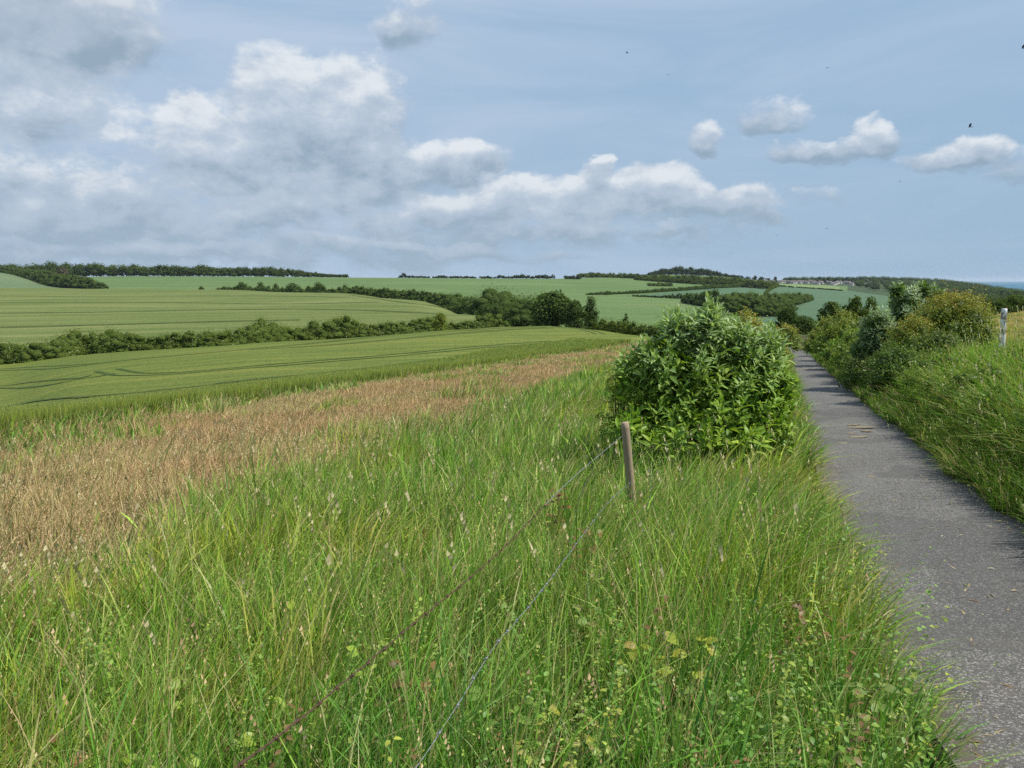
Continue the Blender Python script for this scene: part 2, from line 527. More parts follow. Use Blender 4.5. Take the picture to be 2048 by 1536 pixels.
mats = {
    0: field_mat('meadow_soil', (.060, .068, .024), (.088, .084, .036), (.13, .105, .056), -20, bump=.8, sc=3),
    1: field_mat('wheat_crop', (.080, .118, .020), (.116, .150, .026), (.165, .180, .036), 55, sc=1.5, con=1.4),
    2: field_mat('barley_crop', (.082, .118, .027), (.112, .142, .038), (.175, .19, .065), 88, sc=1.0, con=1.3),
    3: field_mat('far_crop', (.074, .132, .040), (.098, .154, .050), (.128, .176, .062), 84, sc=.35),
    4: field_mat('hill_crop', (.085, .135, .060), (.11, .155, .072), (.14, .175, .09), 60, sc=.5),
    5: field_mat('bluish_crop', (.058, .112, .058), (.074, .128, .066), (.090, .140, .074), 70, sc=.4),
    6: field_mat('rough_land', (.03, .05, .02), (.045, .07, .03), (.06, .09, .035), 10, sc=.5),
    7: field_mat('pale_strip_crop', (.13, .19, .07), (.15, .20, .08), (.17, .22, .09), 80, sc=.4),
    8: field_mat('dry_pasture', (.14, .12, .05), (.19, .155, .07), (.11, .12, .04), 20, sc=2),
}
fname = {0: ('meadow_ground', 'rough meadow ground sloping down under the long grass', 'meadow'),
         1: ('wheat_field', 'green wheat field with dark tramlines between the dry grass and the long hedge', 'field'),
         2: ('barley_field', 'pale olive green field rising behind the long hedge', 'field'),
         3: ('far_field', 'broad fresh green field reaching the skyline behind the middle hedgerow', 'field'),
         4: ('hill_field', 'small grey green field on the hillside below the dark wood', 'field'),
         5: ('valley_field', 'bluish green fields in the valley beyond the leafy bush', 'field'),
         6: ('rough_ground', 'dark rough ground under the woods and scrub', 'ground'),
         7: ('crop_strip', 'thin pale green field just below the village', 'field'),
         8: ('dry_pasture', 'dry brownish pasture on the bank behind the white post', 'pasture')}
idx = np.arange(na * nr).reshape(na, nr)
allv = np.stack([GX, GY, GZL], -1).reshape(-1, 3)
q4 = np.stack([idx[:-1, :-1], idx[:-1, 1:], idx[1:, 1:], idx[1:, :-1]], -1)
# close the circle behind
for k in range(9):
    f = q4[CLS == k]
    if k == 0:
        cl = np.stack([idx[-1, :-1], idx[-1, 1:], idx[0, 1:], idx[0, :-1]], -1)
        f = np.concatenate([f.reshape(-1, 4), cl])
    f = f.reshape(-1, 4)[:, ::-1]
    if not len(f): continue
    used, inv = np.unique(f, return_inverse=True)
    mb = MB(); mb.add(allv[used], inv.reshape(-1, 4), (.1, .1, .1))
    o = mb.build(fname[k][0], mats[k], smooth=True)
    tag(o, fname[k][1], fname[k][2], kind='structure')

# normals up check is not needed: shading is double sided

# sea
m, q = mat_new('sea_water')
tc = q.n('ShaderNodeTexCoord').outputs['Object']
nz = q.noise(q.v('MULTIPLY', tc, (.3, 1, 1)), .004, 5, .6)
col = q.mix(nz, (.010, .085, .15), (.02, .13, .20))
p = q.n('ShaderNodeBsdfPrincipled', {'Base Color': col, 'Roughness': .75})
p.inputs['Specular IOR Level'].default_value = .1
q.n('ShaderNodeOutputMaterial', [p.outputs[0]])
mb = MB()
xs = np.linspace(-22000, 26000, 30); ys = np.linspace(1500, 30000, 20)
X, Y = np.meshgrid(xs, ys, indexing='ij'); ii = np.arange(X.size).reshape(X.shape)
mb.add(np.stack([X, Y, 0 * X - 62], -1), np.stack([ii[:-1, :-1], ii[1:, :-1], ii[1:, 1:], ii[:-1, 1:]], -1).reshape(-1, 4), (.1, .2, .3))
tag(mb.build('sea', m), 'blue sea strip on the horizon beyond the wooded slope', 'sea', kind='structure')

# ---------------------------------------------------------------- path
m, q = mat_new('asphalt')
tc = q.n('ShaderNodeTexCoord').outputs['Object']
vor = q.n('ShaderNodeTexVoronoi', {'Vector': tc, 'Scale': 105.0}, feature='F1').outputs
gr = q.noise(tc, 210, 3, .7)
grain = q.sep(vor[1])[0]
base_c = q.mix(q.ss(q.noise(tc, .9, 6, .65), .35, .65), (.086, .081, .074), (.128, .121, .110))
wear = q.ss(q.noise(q.v('MULTIPLY', q.n('ShaderNodeMapping', {'Vector': tc, 'Rotation': (0, 0, PA)}).outputs[0], (1, .08, 1)), 2.6, 4, .6), .42, .62)
base_c = q.mix(q.m('MULTIPLY', wear, .35), base_c, (.145, .137, .124))
ck = q.n('ShaderNodeTexVoronoi', {'Vector': q.v('ADD', tc, q.v('MULTIPLY', q.n('ShaderNodeTexNoise', {'Vector': tc, 'Scale': 3.0, 'Detail': 5.0}).outputs[1], (.5, .5, .5))), 'Scale': .55}, feature='DISTANCE_TO_EDGE').outputs[0]
crack = q.m('MULTIPLY', q.ss(ck, .006, .001), q.ss(q.noise(tc, .6, 3), .62, .7))
c = q.mix(q.m('MULTIPLY', q.ss(grain, .60, .95), .8), base_c, (.32, .305, .28))
c = q.mix(q.ss(gr, .52, .38), c, (.022, .021, .021))
c = q.mix(crack, c, (.015, .015, .013))
dust = q.m('MULTIPLY', q.ss(q.noise(tc, 2.1, 7, .75, .5), .54, .72), .4)
c = q.mix(dust, c, (.15, .125, .095))
pat = q.m('MULTIPLY', q.ss(q.noise(tc, .45, 3, .5), .54, .57), .38)
c = q.mix(pat, c, (.045, .044, .043))
moss = q.m('MULTIPLY', q.m('MULTIPLY', q.ss(q.sep(q.n('ShaderNodeVertexColor', layer_name='Col').outputs[0])[0], .0, .9), q.ss(q.noise(tc, 3.3, 6, .7), .5, .62)), .7)
c = q.mix(moss, c, (.06, .07, .025))
vc = q.n('ShaderNodeVertexColor', layer_name='Col').outputs[0]
edge = q.sep(vc)[0]
ed = q.m('MULTIPLY', edge, q.ss(q.noise(tc, 9, 6, .7), .3, .6))
c = q.mix(ed, c, (.11, .085, .055))
bm = q.n('ShaderNodeBump', {'Height': grain, 'Strength': .5, 'Distance': .004}).outputs[0]
p = q.n('ShaderNodeBsdfPrincipled', {'Base Color': c, 'Roughness': .8, 'Normal': bm})
p.inputs['Specular IOR Level'].default_value = .3
q.n('ShaderNodeOutputMaterial', [p.outputs[0]])
M_ASPH = m
Yp = np.concatenate([np.linspace(-14, 60, 260), np.linspace(61, 125, 60)])
cr = np.linspace(-1, 1, 13)
cx = path_x(Yp)
dxx = np.gradient(cx, Yp); nl = np.hypot(1, dxx); NX, NY = 1 / nl, -dxx / nl
hw = .88 + .05 * (fbm(Yp, Yp * 0, .8, 3, 5) - .5)
off = np.where(cr[None] < 0, hw[:, None] - .28 * (1 - sst(Yp, 1.6, 4.2))[:, None], hw[:, None]) * cr[None]
PX = cx[:, None] + off * NX[:, None]; PY = Yp[:, None] + off * NY[:, None]
PZ = T(cx, Yp)[:, None] + .06 * off * NX[:, None] + .05 + .015 * (1 - cr[None] ** 2)
ii = np.arange(PX.size).reshape(PX.shape)
mb = MB()
ec = np.repeat((sst(np.abs(cr), .72, 1.0))[None], len(Yp), 0)
colr = np.stack([ec, ec, ec], -1).reshape(-1, 3)
mb.add(np.stack([PX, PY, PZ], -1), np.stack([ii[:-1, :-1], ii[:-1, 1:], ii[1:, 1:], ii[1:, :-1]], -1).reshape(-1, 4)[:, ::-1], colr)
# kerbless edge: a short skirt down into the verge
for e in (0, -1):
    v0 = np.stack([PX[:, e], PY[:, e], PZ[:, e]], -1); v1 = v0 - [0, 0, .12]
    v1[:, 0] += (.05 if e == -1 else -.05)
    n = len(v0); k = np.arange(n - 1)
    mb.add(np.concatenate([v0, v1]), np.stack([k, k + 1, k + 1 + n, k + n], -1), (1, 1, 1))
tag(mb.build('path', M_ASPH, smooth=True), 'grey asphalt path running downhill beside the leafy bush', 'path', kind='structure')


def path_z(x, Y):
    return T(path_x(Y), Y) + .065 + .06 * (x - path_x(Y))


# ---------------------------------------------------------------- tramlines (bare wheel tracks in the crop)
M_TRAM = field_mat('wheel_track_soil', (.044, .074, .017), (.058, .092, .021), (.070, .10, .025), 55, sc=3)


def smooth_line(pts, n=90):
    pts = np.array(pts, float)
    d = np.concatenate([[0], np.cumsum(np.hypot(*np.diff(pts, axis=0).T))])
    t = np.linspace(0, d[-1], n)
    j = np.clip(np.searchsorted(d, t) - 1, 0, len(pts) - 2)
    f = ((t - d[j]) / (d[j + 1] - d[j]))[:, None]
    P = lambda i: pts[np.clip(i, 0, len(pts) - 1)]
    p0, p1, p2, p3 = P(j - 1), P(j), P(j + 1), P(j + 2)
    return .5 * ((2 * p1) + (-p0 + p2) * f + (2 * p0 - 5 * p1 + 4 * p2 - p3) * f**2 + (-p0 + 3 * p1 - 3 * p2 + p3) * f**3)


def tram(name, lines, lift, label, width=.42, gap=2.0, ymin=20, ymax=700):
    mb = MB()
    for L in lines:
        w_ = []
        for (px, py) in smooth_line(L, 70):
            h = hit(px, py, ymin, ymax)
            if h is not None: w_.append(h)
        P = np.array(w_)
        if len(P) < 5: continue
        P = smooth_line(P[::3, :2], 160)
        t = np.gradient(P, axis=0); t /= np.linalg.norm(t, axis=1)[:, None] + 1e-9
        nrm = np.stack([t[:, 1], -t[:, 0]], -1)
        for off in (-gap / 2, gap / 2):
            wv = width * (.8 + .5 * fbm(P[:, 0], P[:, 1], .2, 2, 4))[:, None]
            a = P + nrm * (off - wv / 2); b = P + nrm * (off + wv / 2)
            A = np.column_stack([a, T(a[:, 0], a[:, 1]) + lift]); B = np.column_stack([b, T(b[:, 0], b[:, 1]) + lift])
            n = len(A); k = np.arange(n - 1)
            mb.add(np.concatenate([A, B]), np.stack([k, k + n, k + n + 1, k + 1], -1), (.05, .08, .03))
    o = mb.build(name, M_TRAM)
    tag(o, label, 'wheel tracks', kind='structure')


tram('wheel_tracks', [
    [(-40, 748), (60, 744), (150, 741), (260, 729), (420, 714), (600, 697), (800, 675), (960, 665), (1080, 657), (1150, 662), (1215, 678)],
    [(215, 752), (250, 761), (330, 762), (480, 750), (620, 737), (800, 720), (950, 704), (1110, 690)],
    [(-40, 786), (60, 781), (130, 776), (175, 769), (205, 762)],
    [(500, 708), (640, 700), (820, 683), (980, 668), (1100, 661)],
    [(-40, 838), (150, 824), (400, 795), (640, 768)], [(450, 787), (700, 757), (950, 722), (1110, 700)]],
    .66, 'dark double wheel tracks curving through the green wheat field', .5, 2.0, 24, 182)
tram('wheel_tracks', [
    [(-40, 606), (300, 605), (550, 608), (760, 604)], [(-40, 627), (220, 624), (480, 619), (700, 620), (880, 628)],
    [(-40, 656), (200, 650), (450, 643), (600, 640)], [(-40, 592), (200, 593), (500, 592), (700, 595)],
    [(700, 590), (800, 604), (880, 614), (940, 628)]],
    .08, 'faint dark wheel tracks across the pale olive field behind the hedge', .7, 2.2, 175, 590)
# ---------------------------------------------------------------- grass
def blades(mb, x, y, z, h, lean_x, lean_y, w, col, S_=3, tipcol=None, curl=1.0):
    n = len(x)
    t = np.linspace(0, 1, S_ + 1)
    fa = rng.random(n) * 2 * math.pi
    wx, wy = np.cos(fa) * w, np.sin(fa) * w
    lm = np.hypot(lean_x, lean_y)
    hh = h * np.sqrt(np.clip(1 - .6 * np.clip(lm, 0, 1.2) ** 2 * .7, .15, 1))
    V = np.empty((n, 2 * S_ + 1, 3)); C = np.empty((n, 2 * S_ + 1, 3))
    for k in range(S_ + 1):
        tt = t[k]
        cx_ = x + lean_x * h * (tt * .25 + tt * tt * .75 * curl); cy_ = y + lean_y * h * (tt * .25 + tt * tt * .75 * curl)
        cz = z + hh * (tt * (1.12 - .12 * tt) - np.clip(lm - .35, 0, 2) * .35 * tt ** 3)
        cc = col if tipcol is None else col * (1 - tt) + tipcol * tt
        if k < S_:
            ww = .5 * (1 - tt ** 1.6 * .75)
            V[:, 2 * k, 0] = cx_ - wx * ww; V[:, 2 * k, 1] = cy_ - wy * ww; V[:, 2 * k, 2] = cz
            V[:, 2 * k + 1, 0] = cx_ + wx * ww; V[:, 2 * k + 1, 1] = cy_ + wy * ww; V[:, 2 * k + 1, 2] = cz
            C[:, 2 * k] = cc; C[:, 2 * k + 1] = cc
        else:
            V[:, 2 * k] = np.stack([cx_, cy_, cz], -1); C[:, 2 * k] = cc
    b = (np.arange(n) * (2 * S_ + 1))[:, None]
    qs = [b + np.array([[2 * k, 2 * k + 1, 2 * k + 3, 2 * k + 2]]) for k in range(S_ - 1)]
    tr = b + np.array([[2 * S_ - 2, 2 * S_ - 1, 2 * S_]])
    fl = [tr] + ([np.concatenate(qs)] if qs else [])
    mb.add(V.reshape(-1, 3), fl, C.reshape(-1, 3))
    return V[:, -1]


def sample(a0, a1, r0, r1, rho0, rref, ex):
    """random points, density rho0 inside rref and falling off as r**-ex outside"""
    rs = np.linspace(r0, r1, 2000)
    d = rho0 * np.where(rs < rref, 1, (rs / rref) ** -ex) * rs
    cum = np.concatenate([[0], np.cumsum((d[1:] + d[:-1]) / 2 * np.diff(rs))])
    n = int(cum[-1] * (a1 - a0))
    r = np.interp(rng.random(n) * cum[-1], cum, rs)
    a = a0 + (a1 - a0) * rng.random(n)
    return r * np.sin(a), r * np.cos(a), r


GREENS = np.array([(.158, .325, .036), (.205, .365, .048), (.118, .265, .036), (.27, .39, .062), (.155, .305, .066), (.35, .42, .13)])
DRYS = np.array([(.50, .39, .22), (.44, .32, .17), (.58, .48, .29), (.40, .27, .15), (.50, .42, .21), (.38, .37, .14)])
PINK = np.array([(.49, .34, .19), (.42, .275, .15), (.53, .40, .23)])


def pick(pal, n):
    c = pal[rng.integers(0, len(pal), n)]
    return c * (.8 + .4 * rng.random((n, 1)))


def gz_(x, y, s):
    g = T(x, y)
    return np.where(np.abs(s) < 1.05, np.maximum(g, path_z(x, y) - .04), g)


def meadow(mb, seg_r, heads):
    for (r0, r1, S_) in seg_r:
        K = 26 if r0 < 10 else 14
        tx, ty, tr = sample(math.radians(-43), math.radians(33), r0, r1, 2000 / K, 4, 1.35)
        tr_ = (.035 + .045 * rng.random(len(tx))) * np.maximum(tr / 5, 1) ** .8
        ox = rng.normal(size=(len(tx), K)); oy = rng.normal(size=(len(tx), K))
        x = (tx[:, None] + ox * tr_[:, None]).ravel(); y = (ty[:, None] + oy * tr_[:, None]).ravel()
        tox, toy = ox.ravel() * .20, oy.ravel() * .20
        th = np.repeat(rng.normal(1, .24, len(tx)), K); tb = np.repeat(rng.normal(1, .13, len(tx)), K)
        tl = np.repeat(rng.normal(0, .15, len(tx)), K)
        r = np.hypot(x, y)
        s = path_s(x, y)
        edge_w = .80 - .33 * (1 - sst(y, 1.8, 4.2)) + .30 * (fbm(x, y, 1.7, 2, 21) - .4)
        wdd = wheat_d(x, y)
        # how dry: a band of dry grass runs beyond the green strip along the fence
        de = dry_edge_x(y) + (.8 + .03 * y) * (fbm(x, y, .35, 3, 31) - .5) * 2.2
        dry = sst(de - x, -.5, 1.4 + .03 * y)
        patch = sst(fbm(x, y * .6, .38, 4, 41), .56, .68)
        dry = dry * (1 - .5 * patch)
        dry *= 1 - .65 * sst(3.2 - wdd * -1.0, 3.2, 3.2001) * 0
        nearw = sst(-wdd, 0.0, 1.0 + .012 * y)          # greener right at the crop
        dry *= .35 + .65 * nearw
        keep = (s < -edge_w) & (wdd < .35) & (y < 150)
        bal = rng.random(len(x))
        keep &= bal < np.where(dry > .5, 1.0, .92)
        # the verge right by the asphalt is thinner
        x, y, r, s, dry, tox, toy, th, tb, tl = (q_[keep] for q_ in (x, y, r, s, dry, tox, toy, th, tb, tl))
        n = len(x)
        hn = fbm(x, y, .9, 3, 51)
        isdry = rng.random(n) < dry * .93 + .05
        h = np.where(dry > .5, .21 + .13 * hn, .36 + .38 * hn) * (.5 + .65 * rng.random(n)) * np.clip(th, .5, 1.5)
        verge = sst(-s, .35 + .25 * sst(y, 2, 5), 1.35)
        h *= .42 + .58 * verge
        h *= np.where(r < 3, 1.0, 1.0)
        w = .0066 * np.maximum(r / 4, .8) ** .92 * (.45 + 1.1 * rng.random(n) ** 1.5) * np.where(isdry, .68, 1.0)
        w *= np.where((rng.random(n) < .12) & ~isdry, 2.1, 1.0)
        col = np.where(isdry[:, None], pick(DRYS, n), pick(GREENS, n))
        pk = (fbm(x * .7, y * .45, .22, 3, 61) > .46) & isdry
        col[pk] = pick(PINK, int(pk.sum()))
        dead = (rng.random(n) < .07) & ~isdry
        col[dead] = pick(DRYS, int(dead.sum())) * .8
        h[dead] *= .7
        nb = np.exp(-((x - 2.3) / 1.5) ** 2 - ((y - 8.0) / 1.5) ** 2)
        h *= 1 - .25 * nb
        col = col * np.clip(tb, .65, 1.4)[:, None]
        # streaks of lusher and yellower growth
        yel = sst(fbm(x, y, .6, 3, 71), .5, .7)[:, None]
        col = np.where(isdry[:, None], col, col * (1 - yel) + col * np.array([1.35, 1.06, .8]) * yel)
        lush = sst(fbm(x, y, .45, 3, 73), .52, .68)[:, None]
        col = np.where(isdry[:, None], col, col * (1 - lush) + col * np.array([.72, .88, .85]) * lush)
        wind = fbm(x, y, .5, 3, 81)
        lx = .17 + .62 * (wind - .35) + .20 * rng.normal(size=n) + tox + tl; ly = .05 + .22 * rng.normal(size=n) + toy
        # verge blades fall towards the path
        lx += .55 * (1 - verge)
        tip = col * np.array([1.12, 1.05, .95])
        dt = (rng.random(n) < .14) & ~isdry
        tip[dt] = pick(DRYS, int(dt.sum()))
        tips = blades(mb, x, y, gz_(x, y, s) - .02, h, lx, ly, w, col, S_, tip)
        heads.append((tips, r, isdry, dry, h))


def seed_heads(mb, tips, size, col, n_s=5):
    """small tapering spikes of spikelets drooping at the top of stems"""
    n = len(tips)
    base = np.array([[0, 0, 0], [.5, 0, .3], [0, 0, 1.0], [-.5, 0, .3]])
    for k in range(n_s):
        a = rng.random(n) * 2 * math.pi
        off = (k / max(n_s - 1, 1))
        c = tips + np.stack([.30 * off * size, .05 * size * off, -off * size * .9 + 0 * size], -1)
        sz = size * (.34 - .1 * off)
        ux = np.stack([np.cos(a), np.sin(a), 0 * a], -1)
        up = np.stack([.5 * np.cos(a + 1), .5 * np.sin(a + 1), .85 + 0 * a], -1)
        V = c[:, None] + sz[:, None, None] * (base[None, :, 0, None] * ux[:, None] * .55 + base[None, :, 2, None] * up[:, None])
        f = (np.arange(n) * 4)[:, None] + np.array([[0, 1, 2, 3]])
        mb.add(V.reshape(-1, 3), f, np.repeat(col, 4, 0))


heads = []
mb = MB()
meadow(mb, [(1.0, 5, 4), (5, 14, 3)], heads)
nearmb = mb
mb2 = MB()
meadow(mb2, [(14, 40, 2), (40, 135, 2)], heads)
for (tips, r, isdry, dry, h) in heads:
    n = len(tips)
    p = np.where(isdry, .45, .02) * np.where(r < 20, 1, .55)
    k = rng.random(n) < p
    sz = (.04 + .03 * rng.random(n)) * np.maximum(r / 9, 1) ** .55
    c = np.where(isdry[:, None], pick(PINK, n) * 1.08, pick(DRYS, n))
    tgt = nearmb if r.max() < 15 else mb2
    seed_heads(tgt, tips[k], sz[k], c[k], 3 if r.max() > 15 else 4)

# tall flowering stems standing above the sward near the fence and bush
x, y, r = sample(math.radians(-40), math.radians(30), 3.4, 16, 6.0, 4, .6)
s = path_s(x, y)
k = (s < -1.3) & (wheat_d(x, y) < -.5); x, y, r = x[k], y[k], r[k]; n = len(x)
tips = blades(nearmb, x, y, T(x, y), .62 + .3 * rng.random(n), .3 + .2 * rng.normal(size=n), .1 * rng.normal(size=n),
              .006 * np.maximum(r / 4, .8), pick(np.array([(.30, .33, .13), (.36, .33, .16)]), n), 5)
seed_heads(nearmb, tips, .09 + .05 * rng.random(n), pick(np.array([(.46, .40, .24), (.40, .35, .2)]), n), 7)
tag(nearmb.build('meadow_grass', M_GRASS), 'long green and dry grass of the near meadow', 'grass', kind='stuff')
tag(mb2.build('far_meadow_grass', M_GRASS), 'pinkish dry grass further down the slope towards the wheat', 'grass', kind='stuff')

# low leafy weeds filling the base of the sward
mb = MB()


def leaf_tpl(L=1.0, W=.36, fold=.25, droop=.3, n=4, base=.0):
    """lanceolate leaf along +X, normal +Z"""
    v, f3, f4 = [(0, 0, 0)], [], []
    for i in range(1, n):
        t = i / n
        w = W / 2 * math.sin(math.pi * t ** .85) ** .8
        z = -droop * t * t * L
        v += [(t * L, -w, z + fold * w), (t * L, 0, z), (t * L, w, z + fold * w)]
    v.append((L, 0, -droop * L))
    f3 += [(0, 1, 2), (0, 2, 3)]
    for i in range(n - 2):
        a = 1 + 3 * i
        f4 += [(a, a + 3, a + 4, a + 1), (a + 1, a + 4, a + 5, a + 2)]
    a = 1 + 3 * (n - 2); e = len(v) - 1
    f3 += [(a, e, a + 1), (a + 1, e, a + 2)]
    return np.array(v, float), np.array(f3), np.array(f4, int).reshape(-1, 4)


def stamp(mb, tpl, org, X, Zn, scale, col):
    v, f3, f4 = tpl
    X = X / (np.linalg.norm(X, axis=1)[:, None] + 1e-9)
    Zn = Zn - (Zn * X).sum(1)[:, None] * X
    Zn = Zn / (np.linalg.norm(Zn, axis=1)[:, None] + 1e-9)
    Yv = np.cross(Zn, X)
    sc = np.asarray(scale, float).reshape(-1, 1, 1)
    V = org[:, None] + sc * (v[None, :, 0, None] * X[:, None] + v[None, :, 1, None] * Yv[:, None] + v[None, :, 2, None] * Zn[:, None])
    b = (np.arange(len(org)) * len(v))[:, None, None]
    fs = []
    if len(f3): fs.append((b + f3[None]).reshape(-1, 3))
    if len(f4): fs.append((b + f4[None]).reshape(-1, 4))
    mb.add(V.reshape(-1, 3), fs, np.repeat(col, len(v), 0))


def rdir(n, up=0.0):
    d = rng.normal(size=(n, 3)); d[:, 2] += up
    return d / np.linalg.norm(d, axis=1)[:, None]


LT_S = leaf_tpl(1, .62, .2, .25, 3)
LT_D = leaf_tpl(1, .42, .3, .45, 4)
x, y, r = sample(math.radians(-44), math.radians(34), 1.2, 11, 95, 2.6, 1.4)
s = path_s(x, y)
dens_ = .10 + .9 * np.exp(-((x - .35 - .28 * y) / 1.1) ** 2) * (y < 7) + .5 * sst(fbm(x, y, .9, 3, 91), .52, .62)
k = (s < -.75) & (rng.random(len(x)) < dens_) & (x > dry_edge_x(y) - 1)
x, y, r = x[k], y[k], r[k]; n = len(x)
H_ = (.30 + .38 * rng.random(n)); zb = T(x, y)
lnx, lny = .18 * rng.normal(size=n) + .08, .18 * rng.normal(size=n)
pl = np.array([(.15, .27, .04), (.21, .32, .05), (.12, .235, .04), (.27, .34, .06), (.18, .29, .07)])
pc = pick(pl, n)
rd = rng.random(n) < .06; pc[rd] = np.array((.19, .12, .05)); yl = rng.random(n) < .10; pc[yl] = np.array((.34, .38, .06))
blades(mb, x, y, zb, H_ * 1.02, lnx, lny, np.full(n, .0035) * np.maximum(r / 4, .8), pc * .9, 3)
a0_ = rng.random(n) * 6.28; szp = (.016 + .026 * rng.random(n) ** 1.5)
for lv in range(11):
    f = .28 + .72 * lv / 10
    q_ = f * .25 + f * f * .75
    c_ = np.stack([x + lnx * H_ * q_, y + lny * H_ * q_, zb + H_ * f * .98], -1)
    for sg in (0, 3.14):
        an = a0_ + lv * 1.3 + sg + .3 * rng.normal(size=n)
        X_ = np.stack([np.cos(an), np.sin(an), .15 + .35 * rng.normal(size=n)], -1)
        kk = rng.random(n) < .85
        stamp(mb, LT_S, (c_ + X_ * .004)[kk], X_[kk], (rdir(n) * .45 + [0, 0, 1.0])[kk], (szp * (1.15 - .5 * f) * rng.uniform(.7, 1.25, n))[kk], (pc * rng.uniform(.85, 1.2, (n, 1)))[kk])
tag(mb.build('low_weeds', M_LEAF), 'small leafy weeds tangled in the foreground grass', 'weeds', kind='stuff')

# ---------------------------------------------------------------- the edge of the wheat
mb = MB()
WG = np.array([(.19, .27, .07), (.165, .245, .08), (.13, .215, .085), (.23, .29, .075)])
Ys_ = np.exp(rng.uniform(math.log(12), math.log(135), 60000))
dd = np.abs(rng.random(60000)) ** 1.3 * (.35 * Ys_ * .18 + 1.6)
xe = np.interp(Ys_, WE[:, 1], WE[:, 0]); xx = xe - dd / .93
uu = xx / Ys_
k = (uu > -.95); xx, Ys_, dd = xx[k], Ys_[k], dd[k]
n = len(xx); r = np.hypot(xx, Ys_)
wdv = wheat_d(xx, Ys_)
lift = .60 * sst(wdv, .4, 1.4)
hh = .80 - lift + .1 * rng.random(n)
k = wdv > -.1
col = pick(WG, n)
tips = blades(mb, xx[k], Ys_[k], (T(xx, Ys_) + lift)[k], hh[k], (.05 + .12 * rng.normal(size=n))[k], (.12 * rng.normal(size=n))[k],
              (.022 * np.maximum(r / 25, .8))[k], col[k], 2, col[k] * np.array([1.6, 1.3, .8]))
kk = rng.random(len(tips)) < .5
seed_heads(mb, tips[kk], (.085 * np.maximum(r[k][kk] / 30, 1) ** .5), pick(np.array([(.20, .25, .08), (.25, .27, .10)]), int(kk.sum())), 2)
tag(mb.build('wheat_edge', M_GRASS), 'standing green wheat at the edge of the lower field', 'wheat', kind='stuff')

# ---------------------------------------------------------------- right verge and bank
mb = MB()
hd = []
for (r0, r1, S_, A0, A1, RH) in [(1.6, 6, 3, 41, 88, 1300), (6, 20, 3, 41, 62, 1300), (3.0, 10, 4, 6, 41, 2400), (10, 24, 3, 6, 41, 2400), (24, 75, 2, 6, 41, 2400)]:
    x, y, r = sample(math.radians(A0), math.radians(A1), r0, r1, RH, 6, 1.5)
    s = path_s(x, y)
    ew = .50 + .30 * fbm(x, y, 1.3, 2, 121)
    k = (s > ew) & (s < 34)
    x, y, r, s = x[k], y[k], r[k], s[k]; n = len(x)
    dry = sst(s, 3.6, 5.5) * .8 * sst(fbm(x, y, .3, 3, 131), .25, .45) + .14
    isdry = rng.random(n) < dry
    tall = sst(s, .7, 1.6)
    h = (.26 + .50 * tall + .27 * fbm(x, y, .8, 2, 133)) * (.45 + .75 * rng.random(n)) * (1 - .74 * sst(s, 2.1, 3.8))
    w = .0068 * np.maximum(r / 4, .8) ** .93 * (.5 + 1.0 * rng.random(n))
    tone = (.74 + .62 * fbm(x, y, 1.4, 3, 137)) * (.66 + .34 * sst(s, .8, 2.3))  # random tone, darkened towards the path as shade painted at the bank foot
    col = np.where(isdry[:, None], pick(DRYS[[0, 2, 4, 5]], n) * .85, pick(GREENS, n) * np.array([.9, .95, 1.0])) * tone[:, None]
    wv = fbm(x, y, .7, 3, 141)
    lx = -.45 + .9 * (wv - .5) + .3 * rng.normal(size=n); ly = -.25 + .3 * rng.normal(size=n)
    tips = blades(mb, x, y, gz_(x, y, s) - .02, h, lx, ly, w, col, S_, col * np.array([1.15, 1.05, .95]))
    k = rng.random(n) < .05
    seed_heads(mb, tips[k], (.06 + .05 * rng.random(n))[k], pick(np.array([(.40, .38, .2), (.34, .34, .17)]), int(k.sum())), 5)
x, y, r = sample(math.radians(20), math.radians(40), 6, 30, 11, 6, .6)
s = path_s(x, y); k = (s > 1.3) & (s < 5); x, y, r = x[k], y[k], r[k]; n = len(x)
tips = blades(mb, x, y, T(x, y), .75 + .35 * rng.random(n), -.15 + .25 * rng.normal(size=n), -.1 + .1 * rng.normal(size=n),
              .004 * np.maximum(r / 4, .8), pick(np.array([(.30, .36, .13), (.34, .36, .16)]), n), 4)
seed_heads(mb, tips, .12 + .06 * rng.random(n), pick(np.array([(.44, .42, .24), (.36, .36, .2)]), n), 7)
tag(mb.build('bank_grass', M_GRASS), 'tall green grass arching over the bank right of the path', 'grass', kind='stuff')

# litter of cut grass and dead leaves at the path edges
mb = MB()
n = 9200
Yl = np.concatenate([rng.uniform(1.2, 5, 4500), rng.uniform(5, 10, 2700), rng.uniform(10, 34, n - 7200)])
sd_ = np.where(rng.random(n) < .7, -1, 1)
sl = sd_ * (.84 - .30 * (1 - sst(Yl, 1.6, 4.2)) * (sd_ < 0) - np.abs(rng.normal(0, .13, n)) * np.where(rng.random(n) < .12, 3.5, 1))
xl = path_x(Yl) + sl / PC
org = np.stack([xl, Yl, path_z(xl, Yl) + .004], -1)
X_ = rdir(n); X_[:, 2] *= .12
asp = rng.random(n) < .5
for sel, tw in ((asp, .06), (~asp, .2)):
  stamp(mb, (np.array([(-.5, -tw * .6, 0), (0, -tw, .06), (.5, 0, 0), (0, tw, .06)], float), np.zeros((0, 3), int), np.array([[0, 1, 2, 3]])),
      org[sel], X_[sel], rdir(int(sel.sum()), 4), (.10 if tw < .1 else .026) * (.3 + rng.random(int(sel.sum())) ** 2), pick(np.array([(.44, .36, .2), (.36, .27, .15), (.52, .46, .27), (.24, .28, .08), (.24, .15, .08)]), int(sel.sum())))
tag(mb.build('plant_litter', M_GRASS), 'dry plant litter strewn along the asphalt edges', 'litter', kind='stuff')

